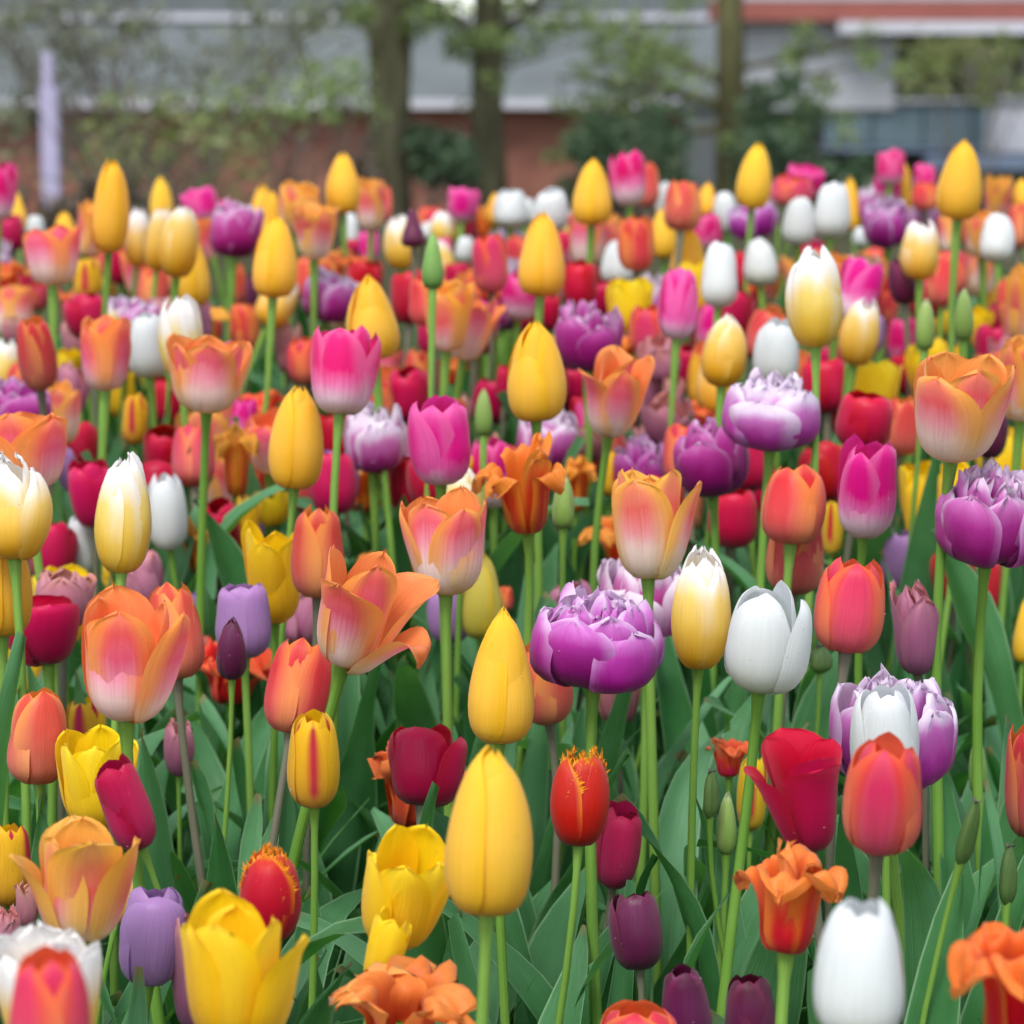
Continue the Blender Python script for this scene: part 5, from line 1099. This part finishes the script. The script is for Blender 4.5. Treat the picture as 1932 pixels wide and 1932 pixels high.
        if kind in 'ANK' and hi:
            V, F = tube_arrays([(0, 0, 0), (0, 0, H_*.25), (0, 0, H_*.42)], [Rr*.14, Rr*.13, Rr*.05], 8)
            o = link('pistil', mesh_from('pistil', V, F, UV=np.zeros((len(V), 2))+.5, mat=STEM), root); o.matrix_local = M
    nl = 3 if dist < 2.6 else 2
    if dist < 3.3: add_leaves(root, (foot[0], foot[1], 0), nl, r, .85 if dist > 2.6 else 1.0)
for i, row in enumerate(TULIPS.strip().split('\n')): build_tulip(row, i)

# ------------------------------------------------------------------ foliage nobody could count
def scatter_leaves(n, y0, y1, seed):
    r = np.random.default_rng(seed); Vs, Fs, Us, o = [], [], [], 0
    base = [(np.array([v.co for v in me.vertices]), me) for me in LEAVES]
    tmpl = []
    for co, me in base:
        F = np.array([p.vertices[:] for p in me.polygons]); uv = np.zeros((len(co), 2))
        l = me.uv_layers[0].data
        for p in me.polygons:
            for li, vi in zip(p.loop_indices, p.vertices): uv[vi] = l[li].uv
        tmpl.append((co, F, uv))
    for i in range(n):
        y = r.uniform(y0, y1); x = r.uniform(-1, 1)*(.27*y+.14); co, F, uv = tmpl[r.integers(len(tmpl))]
        a = r.uniform(0, 6.28); c, s = math.cos(a), math.sin(a); k = r.uniform(.55, 1.1)*(.8 if y < 1.7 else 1); v = co*k
        v = np.stack([v[:, 0]*c-v[:, 1]*s+x, v[:, 0]*s+v[:, 1]*c+y, v[:, 2]+ground(y)], 1)
        Vs.append(v); Fs.append(F+o); Us.append(uv); o += len(v)
    return np.concatenate(Vs), np.concatenate(Fs), np.concatenate(Us)
V, F, U = scatter_leaves(1700, 1.0, 4.1, 5)
tag(link('foliage', mesh_from('foliage', V, F, UV=U, mat=LEAF)), 'dense blue green tulip leaves filling the bed between the stems', 'foliage', kind='stuff')
def blades(n, y0, y1, seed):
    r = np.random.default_rng(seed); Vs, Fs, o = [], [], 0
    for i in range(n):
        y = r.uniform(y0, y1); x = r.uniform(-1, 1)*(.24*y+.1); z = ground(y); L = r.uniform(.12, .28); a = r.uniform(0, 6.28); b = r.uniform(.3, 1.3)
        t = np.linspace(0, 1, 8); hx = L*(np.sin(b*t))*t; hz = L*t*np.cos(b*t*.8)
        c = np.stack([x+hx*math.cos(a), y+hx*math.sin(a), z+hz], 1); w_ = .0016*(1-t**3)+.0002; side = np.array([-math.sin(a), math.cos(a), .3])
        Vs.append(np.concatenate([c-side*w_[:, None], c+side*w_[:, None]])); k = np.arange(7); Fs.append(np.stack([k, k+1, k+9, k+8], 1)+o); o += 16
    return np.concatenate(Vs), np.concatenate(Fs)
V, F = blades(420, 1.1, 2.6, 8)
tag(link('grass', mesh_from('grass', V, F, UV=np.zeros((len(V), 2))+.5, mat=GRASS)), 'thin grassy blades arching among the tulip leaves', 'grass', kind='stuff')
